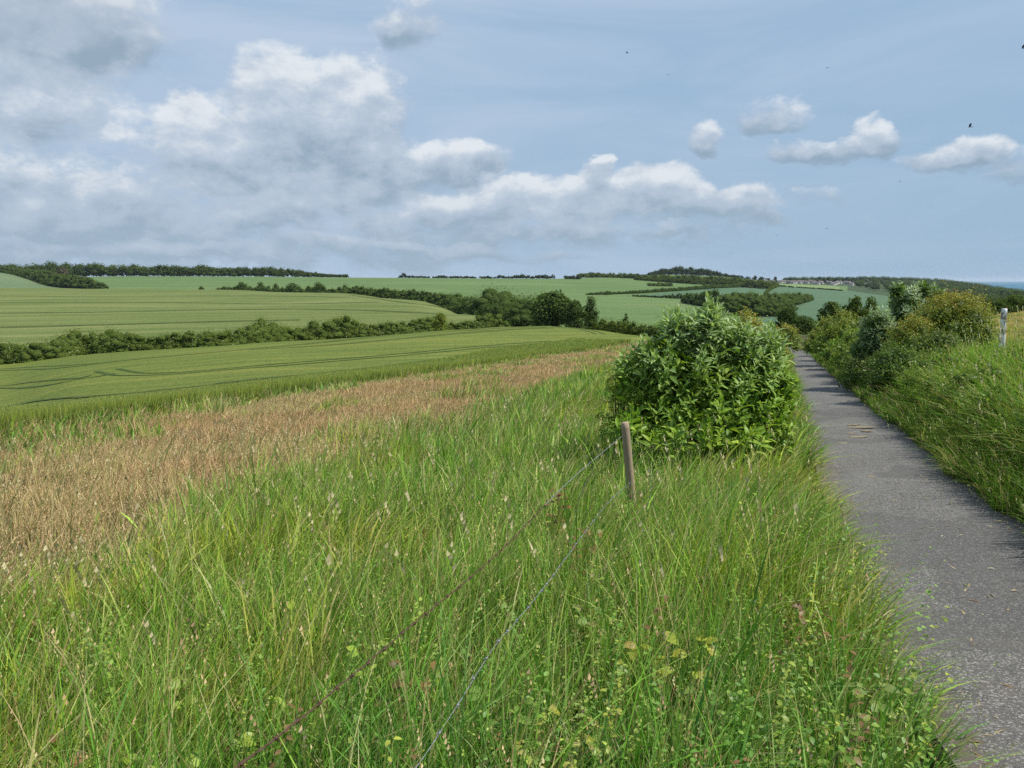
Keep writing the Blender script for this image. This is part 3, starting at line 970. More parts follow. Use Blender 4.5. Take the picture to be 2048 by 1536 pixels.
# dusty pale patches on the asphalt
M_DUST = vcol_mat('dry_mud', .95, 14, .45, .6, 60, .1)
mb = MB()
for (px, py, w_, h_) in [(1722, 862, 24, 5), (1706, 857, 14, 3), (1714, 882, 20, 4), (1686, 895, 8, 3), (1602, 741, 20, 2), (1741, 966, 6, 2), (1664, 915, 10, 3), (1700, 875, 7, 2), (1733, 870, 9, 2)]:
    c = hit(px, py, 2, 90)
    rx_ = w_ / F * c[1]
    nn_ = 64; a = np.linspace(0, 6.283, nn_ + 1)[:-1]
    rad = .35 + 1.3 * fbm(np.cos(a) * 2 + px, np.sin(a) * 2 + py, 1.3, 4, 7)
    X0 = c[0] + rx_ * np.cos(a) * rad; Y0 = c[1] + max(rx_ * .8, .1) * np.sin(a) * rad
    V = np.column_stack([X0, Y0, path_z(X0, Y0) + .012])
    V = np.vstack([V, [[c[0], c[1], float(path_z(c[0], c[1])) + .016]]])
    mb.add(V, np.array([(i, (i + 1) % nn_, nn_) for i in range(nn_)]), (.20, .17, .12))
tag(mb.build('dry_mud', M_DUST), 'pale dried mud patches on the asphalt', 'mud', kind='stuff')
# ---------------------------------------------------------------- foliage masses
_ico = None


def ico():
    global _ico
    if _ico is None:
        import bmesh
        b = bmesh.new(); bmesh.ops.create_icosphere(b, subdivisions=2, radius=1)
        b.verts.ensure_lookup_table()
        _ico = (np.array([v.co[:] for v in b.verts]), np.array([[v.index for v in f.verts] for f in b.faces]))
        b.free()
    return _ico


QUAD = (np.array([(-.5, -.32, 0), (0, -.42, .1), (.5, 0, -.05), (0, .42, .1)], float), np.zeros((0, 3), int), np.array([[0, 1, 2, 3]]))


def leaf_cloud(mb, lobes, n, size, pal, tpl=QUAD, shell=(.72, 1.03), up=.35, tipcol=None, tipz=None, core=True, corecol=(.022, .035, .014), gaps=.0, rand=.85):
    """lobes: rows cx cy cz rx ry rz; leaves spread through the outer part of every lobe"""
    lobes = np.asarray(lobes, float)
    vol = (lobes[:, 3] * lobes[:, 4] + lobes[:, 3] * lobes[:, 5])
    cnt = np.maximum((n * vol / vol.sum()).astype(int), 4)
    for L, c in zip(lobes, cnt):
        d = rdir(c, .35)
        rr = shell[0] + (shell[1] - shell[0]) * rng.random(c) ** .7
        bump = 1 + .38 * (fbm(d[:, 0] * 2 + L[0], d[:, 1] * 2 + d[:, 2] * 2 + L[1], 1.9, 3, 3) - .5) * 2
        p_ = L[:3] + d * L[3:6] * (rr * bump)[:, None]
        if gaps:
            k = fbm(p_[:, 0] * .9 + p_[:, 2], p_[:, 1] * .9 + p_[:, 2] * 1.3, 1.6 / max(L[3], .3), 2, 8) > gaps
            p_, d = p_[k], d[k]
        m_ = len(p_)
        if not m_: continue
        col = pick(pal, m_)
        if tipcol is not None:
            tz = sst(p_[:, 2], tipz[0], tipz[1]) * (rng.random(m_) ** .6)
            tz = tz[:, None] * sst(rr[:m_], .8, 1.0)[:, None] if len(rr) == m_ else tz[:, None]
            col = col * (1 - tz) + pick(tipcol, m_) * tz
        nrm = d * 1.25 + rdir(m_) * rand; nrm[:, 2] += up
        X_ = rdir(m_)
        stamp(mb, tpl, p_, X_, nrm, size * (.6 + .8 * rng.random(m_)), col)
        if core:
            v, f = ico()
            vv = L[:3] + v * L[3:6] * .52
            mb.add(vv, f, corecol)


def mass(row, spacing=.75, depth=.8, jit=.25, sub=3, wid=None):
    """row of (x,y,z_base,height): returns lobes for a run of bushes"""
    lobes = []
    P = np.array(row, float)
    seg = np.hypot(*np.diff(P[:, :2], axis=0).T); d = np.concatenate([[0], np.cumsum(seg)])
    t = 0.0
    while t <= d[-1]:
        q_ = [np.interp(t, d, P[:, i]) for i in range(4)]
        h = q_[3] * (1 + jit * rng.normal() * .6)
        R = max(q_[3], .3) * depth * .55
        zb = float(T(q_[0], q_[1]))
        for s_ in range(sub * 3):
            a_ = rng.random() * 6.283; f = (s_ + .5) / (sub * 3)
            rad = R * math.sqrt(rng.random()) * (1 - .55 * f ** 2)
            rz = h * rng.uniform(.20, .34)
            cz = rz * .6 + f ** 1.25 * (h - rz * 1.6)
            rr_ = R * rng.uniform(.42, .72)
            lobes.append((q_[0] + math.cos(a_) * rad, q_[1] + math.sin(a_) * rad, zb + cz, rr_, rr_, rz))
        t += max(q_[3], .3) * spacing * rng.uniform(.7, 1.25)
    return lobes


def rowpix(pts, ymin=60, ymax=3500):
    """(px, base_py, top_py[, Y]) -> x, y, z, h"""
    out = []
    for p_ in pts:
        if len(p_) == 4:
            Y = p_[3]; x = (p_[0] - 1024) / F * Y; z = float(T(x, Y))
            h = -Y * float(kpix(p_[2])) - z
        else:
            h_ = hit(p_[0], p_[1], ymin, ymax)
            if h_ is None: continue
            x, Y, z = h_; h = -Y * float(kpix(p_[2])) - z
        out.append((x, Y, z, max(h, .5)))
    return out


HG = np.array([(.080, .128, .024), (.110, .160, .030), (.058, .098, .022), (.140, .185, .038), (.085, .118, .034)])
HD = np.array([(.056, .092, .024), (.072, .112, .028), (.044, .074, .022), (.092, .130, .034)])
HB = np.array([(.048, .080, .040), (.065, .098, .050), (.040, .064, .036), (.085, .115, .060)])
WHITE = np.array([(.45, .46, .36), (.38, .42, .30)])


def hedge(name, label, pts, n, size, pal=HG, cat='hedge', ymin=60, ymax=3500, kind=None, group=None, spacing=.75, depth=.8, sub=3, flecks=0, gaps=.35, jit=.25, low=False):
    n = int(n * 2.3); size = size * .62
    row = rowpix(pts, ymin, ymax)
    lobes = mass(row, spacing, depth, jit, sub)
    if low:
        lobes = lobes + mass([(a, b, c, d * .66) for a, b, c, d in row], .34, 1.7, .12, sub)
    mb = MB()
    pals = [pal, pal * .8, pal * np.array([1.3, 1.2, 1.0]), pal * np.array([1.05, .95, 1.0])]
    lobes = np.array(lobes); grp = (rng.random(len(lobes)) * len(pals)).astype(int)
    grp = np.repeat(grp[::sub * 3], sub * 3)[:len(lobes)]
    for g in range(len(pals)):
        L = lobes[grp == g]
        if len(L):
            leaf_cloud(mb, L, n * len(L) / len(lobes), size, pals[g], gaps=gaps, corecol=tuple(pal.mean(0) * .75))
    if flecks:
        leaf_cloud(mb, lobes[rng.random(len(lobes)) < .3], flecks, size * .8, WHITE, core=False, shell=(.98, 1.06))
    o = mb.build(name, M_FAR)
    tag(o, label, cat, group, kind)
    return o


def trunk(mb, x, y, z, h, r, col=(.10, .085, .065), lean=(0, 0), n=7, branches=4, spread=.5):
    def tube(p0, p1, r0, r1):
        p0, p1 = np.array(p0, float), np.array(p1, float)
        d = p1 - p0; d = d / (np.linalg.norm(d) + 1e-9)
        a = np.cross(d, (0, 0, 1.) if abs(d[2]) < .9 else (1., 0, 0)); a /= np.linalg.norm(a); b = np.cross(d, a)
        t = np.arange(n) * 2 * math.pi / n
        ring = np.cos(t)[:, None] * a + np.sin(t)[:, None] * b
        mid = (p0 + p1) / 2 + rng.normal(size=3) * np.linalg.norm(p1 - p0) * .05
        V = np.concatenate([p0 + ring * r0, mid + ring * (r0 + r1) / 2, p1 + ring * r1])
        k = np.arange(n); k2 = (k + 1) % n
        mb.add(V, np.concatenate([np.stack([k, k2, k2 + n, k + n], -1), np.stack([k + n, k2 + n, k2 + 2 * n, k + 2 * n], -1)]), col)
    top = (x + lean[0], y + lean[1], z + h)
    fork = (x + lean[0] * .4, y + lean[1] * .4, z + h * .45)
    tube((x, y, z - .15), fork, r, r * .7); tube(fork, top, r * .7, r * .2)
    for b in range(branches):
        a = b * 6.283 / branches + rng.random()
        t0 = rng.uniform(.2, .5)
        p0 = (x, y, z + h * t0)
        p1 = (x + math.cos(a) * h * spread, y + math.sin(a) * h * spread, z + h * rng.uniform(.6, .95))
        tube(p0, p1, r * .5, r * .12)
    return tube


def tree(name, label, px, base, top, wpx, n=1600, size=None, pal=HD, Y=None, cat='tree', group=None, nl=9, mat=None, tip=None, gaps=.38, aspect=1.0, shape=0):
    if Y is None:
        p_ = hit(px, base, 40, 3500)
    else:
        p_ = pos(px, Y)
    x, Y_, z = p_
    h = -Y_ * float(kpix(top)) - z
    R = wpx / 2 / F * Y_
    t = empty(name, (x, Y_, z))
    lob = []
    for i in range(nl):
        a = i * 2.4 + rng.random(); f = i / max(nl - 1, 1)
        rad = R * (.62 * math.sin(math.pi * (.18 + .72 * f))) if i else 0
        cz = h * (.34 + .44 * f) if i else h * .5
        if cat == 'bush': cz = h * (.3 + .4 * f)
        rr_ = R * rng.uniform(.42, .62)
        rz = min(rr_ * aspect * .95, h * .3)
        lob.append((x + math.cos(a) * rad, Y_ + math.sin(a) * rad, z + min(cz, h - rz), rr_, rr_, rz))
    lob.append((x, Y_, z + h - R * .5, R * .5, R * .5, R * .48))
    if shape == 0:
        for i in range(4):
            a = rng.random() * 6.28
            lob.append((x + math.cos(a) * R * .55, Y_ + math.sin(a) * R * .55, z + h * .22, R * .45, R * .45, h * .22))
    size = (size or R * .17) * .66; n = int(n * 2.0)
    mb = MB()
    kw = {}
    if tip is not None:
        kw = dict(tipcol=tip, tipz=(z + h * .55, z + h))
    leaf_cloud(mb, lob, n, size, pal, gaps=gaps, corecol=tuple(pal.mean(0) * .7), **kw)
    if cat == 'bush':
        for i in range(5):
            a = i * 1.257; leaf_cloud(mb, [(x + math.cos(a) * R * .6, Y_ + math.sin(a) * R * .6, z + h * .3, R * .42, R * .42, h * .34)], n // 6, size, pal, corecol=tuple(pal.mean(0) * .55))
    mb.build('crown', mat or M_FAR, t, origin=(x, Y_, z))
    mb = MB(); trunk(mb, x, Y_, z, h * .8, R * .07 + .03, branches=5, spread=.3 * R / max(h, .1) * 1.6)
    mb.build('trunk', M_BARK, t, origin=(x, Y_, z))
    tag(t, label, cat, group)
    return t


# long hedge between the two big fields
hedge('long_hedge', 'long bushy green hedge between the wheat field and the pale olive field',
      [(-60, 740, 688), (0, 731, 680), (60, 729, 689), (110, 722, 678), (147, 716, 667), (205, 712, 658), (260, 708, 664), (310, 705, 664), (380, 701, 656), (450, 697, 657), (505, 692, 643),
       (560, 689, 643), (620, 684, 645), (680, 680, 632), (730, 677, 643), (790, 673, 642), (850, 668, 627), (895, 665, 646), (950, 662, 634), (1000, 659, 622), (1060, 656, 620), (1100, 656, 628)],
      52000, .40, HG * 1.12, ymin=100, ymax=240, spacing=.38, depth=1.15, sub=4, flecks=1800, gaps=.24, jit=.3, low=True)
hedge('corner_scrub', 'low rounded scrub at the end of the wheat field beside the leafy bush',
      [(1110, 657, 628), (1150, 660, 630), (1190, 664, 634), (1225, 668, 640), (1270, 675, 646), (1320, 680, 650)], 9000, .45, HG * .8, cat='scrub', ymin=120, ymax=230, spacing=.5, depth=1.1, low=True)
tree('round_tree', 'largest dark broad tree in the corner beyond the wheat field', 1103, 656, 583, 82, 5200, pal=HD * 1.15, Y=205, nl=11)
tree('round_tree', 'low dark tree between the largest tree and the tall narrow one', 1148, 660, 600, 50, 2400, pal=HD, Y=200, group='trees in the field corner')
tree('narrow_tree', 'tall narrow dark tree at the right of the field corner group', 1180, 662, 592, 38, 2400, pal=HD * .9, Y=204, aspect=1.5, group='trees in the field corner')
tree('small_tree', 'tiny lone dark tree just left of the leafy bush top', 1251, 668, 625, 17, 800, pal=HD * .8, Y=180, aspect=1.4)
tree('yellow_shrub', 'bright yellow flowering shrub in the long hedge', 880, 664, 624, 34, 1500, pal=np.array([(.30, .33, .04), (.12, .17, .04), (.09, .14, .035)]), Y=167, cat='shrub')

# middle hedgerow on the crest of the olive field
for i, (px, b, t_, w_, Y_, lb) in enumerate([
        (408, 577, 572, 12, 552, 'very small bush alone at the left end of the middle hedgerow'),
        (488, 577, 563, 26, 548, 'rounded bush with a low skirt on the crest, left of the round ball bush'),
        (526, 577, 563, 20, 545, 'neat ball shaped bush standing alone on the crest of the olive field'),
        (556, 578, 566, 17, 540, 'small rounded bush next after the ball shaped one on the crest'),
        (590, 578, 566, 34, 533, 'wide double bush on the crest before the gap'),
        (640, 580, 563, 30, 515, 'taller dark bush on the crest where the hedgerow thickens')]):
    tree('field_bush', lb, px, b, t_, w_, 900, pal=HD * 1.1, Y=Y_, cat='bush', group='bushes along the crest', nl=5)
hedge('crest_hedge', 'middle hedgerow descending right along the crest of the olive field',
      [(440, 577, 574, 548), (470, 577, 571, 548), (600, 578, 572, 530), (655, 582, 571, 508), (690, 586, 570, 490), (725, 590, 569, 470), (770, 596, 574, 448), (830, 604, 579, 410), (880, 612, 588, 380)],
      9000, 1.1, HD * 1.2, ymin=300, spacing=.6, depth=.9, low=True)
hedge('valley_thicket', 'dense dark thicket filling the dip left of the corner trees',
      [(870, 612, 587, 372), (920, 618, 587, 345), (960, 622, 587, 322), (1000, 626, 590, 300), (1050, 632, 596, 270), (1085, 640, 600, 245)],
      12000, .8, HD * 1.25, cat='thicket', spacing=.32, depth=1.5, sub=4)
hedge('valley_thicket', 'lower dark bushes in the dip just above the long hedge',
      [(965, 630, 612, 262), (1010, 640, 610, 248), (1060, 650, 612, 235)], 4000, .6, HD * 1.1, cat='thicket', spacing=.4, depth=1.3)

# broken hedge line on the skyline
for (pts_, lb) in [([(803, 557, 551), (808, 557, 546), (820, 557, 551), (845, 557, 551.5), (862, 557, 552)], 'skyline hedge piece with a spiky taller bush at its left end'),
                   ([(868, 557, 553), (880, 557, 550.5), (897, 557, 552.5)], 'short skyline hedge piece second from the left'),
                   ([(902, 557, 551), (925, 557, 551.5), (942, 557, 552), (952, 557, 553)], 'low flat skyline hedge piece third from the left'),
                   ([(962, 557, 552), (972, 557, 552), (984, 557, 553)], 'smallest skyline hedge piece before the wider run of bushes'),
                   ([(990, 557, 552.5), (1000, 557, 549.5), (1014, 557, 553), (1030, 557, 549.5), (1046, 557, 547), (1060, 557, 551), (1075, 557, 549.5), (1108, 557, 550.5)], 'longest skyline hedge piece with several rounded bushes'),
                   ([(1132, 557, 551.5), (1145, 557, 550), (1158, 557, 550.5)], 'skyline hedge piece just left of the hill wood')]:
    hedge('skyline_hedge', lb, [(a, b, c, 1088) for a, b, c in pts_], 900, 1.3, HB * .85, spacing=.55, depth=1.5, sub=3, jit=.3, group='broken hedge on the skyline')

# woods
hedge('hilltop_wood', 'long dark green wood along the left skyline',
      [(-80, 550, 524, 1040), (0, 546, 527, 1010), (60, 550, 528, 1030), (130, 552, 523, 1060), (180, 553, 528, 1080), (240, 553, 526, 1085), (300, 553, 528, 1085), (400, 553, 531, 1085), (480, 553, 532, 1085), (560, 553, 534, 1085), (615, 553, 541, 1085), (650, 554, 547, 1085), (700, 554, 549, 1085)],
      26000, 2.2, HD * 1.05, cat='wood', kind='stuff', spacing=.42, depth=1.1, sub=4, gaps=.33, jit=.16)
hedge('hillside_trees', 'belt of dark trees running down between the small hill field and the far field',
      [(10, 548, 532, 960), (50, 555, 537, 900), (90, 562, 541, 840), (120, 568, 545, 780), (160, 573, 550, 730), (195, 575, 560, 700), (215, 576, 567, 690)],
      9000, 1.6, HD * 1.1, cat='trees', kind='stuff', spacing=.35, depth=1.4, sub=4)
tree('bare_tree', 'greyish brown thin leaved tree among the dark hillside belt', 135, 574, 533, 36, 900, pal=np.array([(.13, .11, .08), (.10, .10, .06)]), Y=800, gaps=.55)
hedge('hill_wood', 'light green wood spreading over the distant hill right of centre',
      [(1158, 554, 547, 1240), (1185, 555, 545, 1250), (1230, 557, 546, 1250), (1290, 560, 549, 1240), (1350, 563, 549, 1235), (1400, 565, 551, 1230), (1450, 568, 554, 1210), (1500, 571, 558, 1180), (1540, 573, 561, 1160)],
      14000, 2.0, HG * 1.0, cat='wood', kind='stuff', spacing=.5, depth=1.5, sub=4, flecks=500)
hedge('hill_wood_edge', 'lower edge of the distant hill wood above the field boundary',
      [(1270, 560, 554, 1170), (1340, 565, 557, 1130), (1400, 568, 559, 1110), (1460, 571, 561, 1090), (1535, 574, 563, 1090)],
      9000, 1.7, HG * .8, cat='wood', kind='stuff', spacing=.5, depth=1.6, sub=3)
hedge('hilltop_grove', 'blue grey clump of tall trees on top of the distant hill',
      [(1295, 552, 544, 1420), (1325, 550, 537, 1440), (1355, 549, 534, 1450), (1385, 549, 534, 1450), (1410, 551, 538, 1450), (1440, 553, 546, 1450), (1475, 556, 551, 1450)],
      9000, 1.9, HB * 1.0, cat='grove', kind='stuff', spacing=.4, depth=1.2, sub=4, gaps=.42)
hedge('field_copse', 'small oblong copse standing alone in the far field below the hill wood',
      [(1298, 572, 565), (1320, 572.5, 565), (1343, 573, 566)], 1800, 1.2, HD * 1.3, cat='copse', ymin=500, spacing=.4, depth=1.5)
hedge('valley_hedge', 'long straight hedge climbing right towards the hill wood',
      [(1172, 590, 587), (1205, 590, 583), (1212, 590, 579), (1222, 589, 584), (1280, 587, 580), (1340, 583, 575), (1400, 579, 571), (1490, 574, 566)], 7000, 1.2, HD * 1.2, ymin=400, spacing=.5, depth=.9)
hedge('low_hedge', 'thin dark hedge just behind the top of the leafy bush',
      [(1266, 593, 589), (1320, 596, 591), (1362, 598, 587), (1400, 601, 592)], 2500, .9, HD * 1.1, ymin=400, spacing=.5)
hedge('valley_copse', 'dark green copse in the valley behind the orange tipped hawthorn',
      [(1375, 606, 583), (1410, 612, 584), (1450, 616, 579), (1490, 616, 581), (1530, 616, 587), (1570, 612, 586), (1600, 606, 588), (1622, 600, 590)],
      14000, 1.0, HD * 1.35, cat='copse', ymin=380, ymax=900, spacing=.3, depth=1.1, sub=4)
hedge('valley_copse', 'nearer scrubby part of the valley copse above the path end',
      [(1440, 628, 600), (1490, 632, 598), (1540, 632, 603), (1580, 622, 600)], 7000, .8, HD * 1.2, cat='copse', ymin=300, ymax=900, spacing=.4, depth=1.2, sub=4)
hedge('slanting_hedge', 'short hedge slanting up between the two bluish fields',
      [(1530, 589, 584), (1540, 580, 574), (1550, 575, 567), (1556, 573, 565)], 2500, 1.2, HG * .9, ymin=500, spacing=.3)
for (a, b, c_, d_, lb) in [(1490, 571, 1540, 572.5, 'thin clipped hedge line left of the slanting hedge'), (1558, 573, 1573, 574, 'shortest clipped hedge dash under the pale strip'), (1577, 574.5, 1589, 575.5, 'small clipped hedge dash in the middle of the line under the pale strip'),
                           (1594, 575.5, 1630, 578, 'medium clipped hedge dash under the pale strip'), (1634, 578, 1685, 582, 'longest clipped hedge dash under the pale strip at the right')]:
    hedge('clipped_hedge', lb, [(a, b, b - 3), ((a + c_) / 2, (b + d_) / 2, (b + d_) / 2 - 3), (c_, d_, d_ - 3)], 700, 1.2, HD * .8, ymin=600, spacing=.5, sub=2, group='clipped hedges under the pale strip')

# village trees, wooded slope to the sea
mb = MB(); lob = []
for _ in range(1500):
    Y_ = math.sqrt(rng.uniform(1250**2, 2750**2)); px = rng.uniform(1560, 2160)
    if px < 1700 and Y_ < 2150: continue
    if px < 1765 and Y_ < 2150 and rng.random() < .6: continue
    if px < 1740 and Y_ < 1500: continue
    x = (px - 1024) / F * Y_; z = float(T(x, Y_)); h = rng.uniform(9, 17)
    if z < -58: continue
    R = rng.uniform(7, 14)
    lob.append((x, Y_, z + h * .5, R, R, h * .5))
for _ in range(500):
    Y_ = math.sqrt(rng.uniform(560**2, 1250**2)); px = rng.uniform(1785, 2160)
    x = (px - 1024) / F * Y_; z = float(T(x, Y_)); h = rng.uniform(6, 11); R = rng.uniform(4, 8)
    lob.append((x, Y_, z + h * .5, R, R, h * .5))
lob = np.array(lob); g = rng.integers(0, 4, len(lob))
for k, pl in enumerate([HG * .85, HD * 1.2, HB, HG * 1.05]):
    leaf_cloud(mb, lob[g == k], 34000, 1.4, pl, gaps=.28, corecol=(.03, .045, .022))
tag(mb.build('wooded_slope', M_FAR), 'bluish green woodland covering the slope down to the sea', 'woodland', kind='stuff')
vt = [(1462, 551), (1478, 551), (1490, 553), (1505, 551), (1518, 553), (1530, 556), (1545, 553), (1565, 556), (1576, 555), (1600, 558), (1632, 553), (1642, 557), (1650, 555), (1666, 555), (1680, 557), (1686, 554), (1700, 556), (1714, 553)]
for i, (px, t_) in enumerate(vt):
    tree('village_tree', 'dark rounded tree among the village roofs on the skyline', px, 567, t_, rng.uniform(8, 15), 260, pal=HB * .8, Y=2050 + 150 * rng.random(), group='trees in the village', nl=4, size=3.0)

# village
def house(px, Y_, w, dpt, hw_, hr, wall, roof, label, rot):
    x, y, z = pos(px, Y_)
    t = empty('house', (x, y, z)); t.rotation_euler = (0, 0, rot)
    mb = MB(); a, b = w / 2, dpt / 2
    V = [(-a, -b, -3), (a, -b, -3), (a, b, -3), (-a, b, -3), (-a, -b, hw_), (a, -b, hw_), (a, b, hw_), (-a, b, hw_), (-a, 0, hw_ + hr), (a, 0, hw_ + hr)]
    mb.add(V, [np.array([(0, 1, 5, 4), (1, 2, 6, 5), (2, 3, 7, 6), (3, 0, 4, 7)]), np.array([(4, 8, 7), (5, 6, 9)])], wall)
    mb.build('wall', M_WALLM, t)
    mb = MB(); e = .5
    V = [(-a - e, -b - e, hw_ - .3), (a + e, -b - e, hw_ - .3), (a + e, 0, hw_ + hr + .15), (-a - e, 0, hw_ + hr + .15), (a + e, b + e, hw_ - .3), (-a - e, b + e, hw_ - .3)]
    V2 = [(q_[0], q_[1], q_[2] - .25) for q_ in V]
    mb.add(V + V2, np.array([(0, 1, 2, 3), (3, 2, 4, 5), (7, 6, 9, 8), (8, 9, 11, 10)]), roof)
    for cxh in (a * .6,):
        mb.add([(cxh + i * .5, j * .5, k) for k in (hw_, hw_ + hr + 1.2) for i, j in ((-1, -1), (1, -1), (1, 1), (-1, 1))],
               np.array([(0, 1, 5, 4), (1, 2, 6, 5), (2, 3, 7, 6), (3, 0, 4, 7), (4, 5, 6, 7)]), (.16, .12, .10))
    mb.build('roof', M_WALLM, t)
    for i in (-1, 0, 1):
        mb = MB(); wx = i * w * .3
        mb.add([(wx - .7, -b - .03, 1), (wx + .7, -b - .03, 1), (wx + .7, -b - .03, 2.3), (wx - .7, -b - .03, 2.3)], np.array([(0, 1, 2, 3)]), (.04, .045, .05))
        mb.build('window', M_WALLM, t)
    tag(t, label, 'house', 'houses of the distant village')


hv = [((.55, .54, .50), (.13, .11, .11), 'white walled village house with grey roof on the far ridge'),
      ((.50, .49, .46), (.10, .09, .085), 'cream village house with red tiled roof on the far ridge'),
      ((.22, .19, .17), (.10, .10, .095), 'brick village house with brown roof on the far ridge')]
for i, px in enumerate([1526, 1532, 1540, 1556, 1562, 1573, 1580, 1584, 1594, 1602, 1608, 1615, 1622, 1628, 1634, 1637, 1645, 1652, 1660, 1664, 1668, 1674, 1683, 1690, 1697, 1704, 1712, 1719, 1727, 1745, 1748]):
    v_ = hv[i % 3] if i % 4 else hv[0]
    house(px, 1780 + 330 * rng.random() if px > 1560 else 1950, rng.uniform(9, 14), 8, rng.uniform(4, 5.5), rng.uniform(2.5, 3.5), v_[0], v_[1], v_[2], rng.uniform(-.7, .7))
# ---------------------------------------------------------------- shrubs close to the path
def shoots(mb_leaf, mb_stem, ctr, rad, n, L=.13, W=.30, pal=None, pal_top=None, ztop=None, tip_up=.8, nodes=8, step=.045, seed=0, hemi=None, low=-.6):
    """leafy shoots: opposite pairs of lance shaped leaves with a rosette at the tip"""
    d = rdir(n * 2, .25); d = d[d[:, 2] > low][:n]; n = len(d)
    bump = 1 + .50 * (fbm(d[:, 0] * 1.8 + seed, d[:, 1] * 1.8 + d[:, 2] * 2.1, 1.4, 2, 5 + seed) - .5) * 2
    tipp = ctr + d * rad * (rng.uniform(.78, 1.05, n) * bump)[:, None]
    ax = d * np.array([.75, .75, .55]); ax[:, 2] += tip_up; ax += .22 * rng.normal(size=(n, 3)); ax /= np.linalg.norm(ax, axis=1)[:, None]
    a0 = rng.random(n) * 6.28
    side = np.cross(ax, np.array([.3, .2, 1.0])); side /= np.linalg.norm(side, axis=1)[:, None]
    oth = np.cross(ax, side)
    tpl_a = leaf_tpl(1, W, .32, .46, 5); tpl_b = leaf_tpl(1, W, .38, .22, 5)
    for k in range(nodes):
        back = k * step * rng.uniform(.85, 1.15, n)
        p_ = tipp - ax * back[:, None] + np.array([0, 0, -1.]) * (back ** 2)[:, None] * .3
        ang = a0 + (k % 2) * math.pi / 2 + .2 * rng.normal(size=n)
        open_ = min(.25 + .16 * k, 1.15)
        for sgn in (0, math.pi):
            rdv = np.cos(ang + sgn)[:, None] * side + np.sin(ang + sgn)[:, None] * oth
            X_ = ax * (math.cos(open_)) + rdv * math.sin(open_) + .12 * rng.normal(size=(n, 3))
            sz = L * (.55 + .45 * min(k / 3, 1)) * rng.uniform(.75, 1.2, n)
            col = pick(pal, n)
            if pal_top is not None:
                tz = (sst(p_[:, 2], ztop[0], ztop[1]) * .9)[:, None]
                col = col * (1 - tz) + pick(pal_top, n) * tz
            keep = rng.random(n) < .94
            stamp(mb_leaf, tpl_b if k < 2 else tpl_a, p_[keep], X_[keep], (ax * .9 - rdv * .5 + rdir(n) * .2)[keep], sz[keep], col[keep])
    # stems
    t = 5
    for i in range(n):
        if i % 2: continue
        p1 = tipp[i]; p0 = p1 - ax[i] * nodes * step - np.array([0, 0, .05])
        w = .004
        V = [p0 + side[i] * w, p0 - side[i] * w * .5 + oth[i] * w, p0 - side[i] * w * .5 - oth[i] * w, p1 + side[i] * .001, p1 - side[i] * .001, p1 + oth[i] * .001]
        mb_stem.add(V, np.array([(0, 1, 4, 3), (1, 2, 5, 4), (2, 0, 3, 5)]), (.12, .14, .06))


def pt(px, py, Y_):
    yp = (py - 768) / F
    return ((px - 1024) / F * Y_ / (math.cos(PITCH) - yp * math.sin(PITCH)), Y_, -Y_ * float(kpix(py)))


BL = np.array([(.175, .295, .034), (.225, .35, .042), (.135, .24, .034), (.29, .40, .05)])
BT = np.array([(.31, .41, .19), (.38, .47, .25), (.25, .36, .12)])

# the big leafy bush beside the fence post
bx, by = 2.50, 9.75
bz = float(T(bx, by))
big = empty('leafy_bush', (bx, by, bz))
mbL, mbS = MB(), MB()
parts_ = [(pt(1412, 785, 9.75), (.98, .92, 1.02), 290), (pt(1322, 735, 9.6), (.46, .5, .52), 80), (pt(1500, 742, 9.65), (.44, .5, .50), 80),
          (pt(1515, 840, 9.7), (.50, .7, .72), 120), (pt(1300, 850, 9.5), (.42, .5, .46), 60), (pt(1420, 875, 9.15), (.85, .6, .52), 150),
          (pt(1400, 655, 9.6), (.42, .3, .34), 50), (pt(1418, 632, 9.6), (.20, .2, .22), 24), (pt(1350, 652, 9.6), (.22, .25, .22), 24), (pt(1285, 700, 9.6), (.14, .2, .20), 12),
          (pt(1538, 690, 9.6), (.13, .2, .30), 20), (pt(1560, 780, 9.6), (.16, .25, .5), 30), (pt(1470, 660, 9.6), (.24, .2, .2), 24), (pt(1262, 850, 9.0), (.22, .25, .2), 18), (pt(1255, 740, 9.5), (.12, .2, .3), 14)]
for i, (c_, r_, n_) in enumerate(parts_):
    shoots(mbL, mbS, np.array(c_), np.array(r_), n_, .165 if i % 3 else .125, .33 if i % 2 else .28, BL, BT, (bz + .95, bz + 1.95), .8, 7, .055, i * 3.1, low=-.75)
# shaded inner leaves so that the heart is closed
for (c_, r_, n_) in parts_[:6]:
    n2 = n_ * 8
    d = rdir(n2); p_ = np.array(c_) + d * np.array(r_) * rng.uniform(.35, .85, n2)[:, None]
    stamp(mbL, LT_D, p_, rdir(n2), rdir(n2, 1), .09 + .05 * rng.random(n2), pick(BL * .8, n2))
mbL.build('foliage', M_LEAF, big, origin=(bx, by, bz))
for k in range(11):
    a = k * 6.283 / 11
    trunk(mbS, bx + .10 * math.cos(a), by + .10 * math.sin(a), bz, rng.uniform(1.1, 1.9), .022, (.10, .085, .06), (math.cos(a) * rng.uniform(.3, .8), math.sin(a) * rng.uniform(.2, .5)), 6, 3, .22)
mbS.build('stems', M_BARK, big, origin=(bx, by, bz))
tag(big, 'big leafy green bush with pale top leaves between the fence post and the path', 'bush')


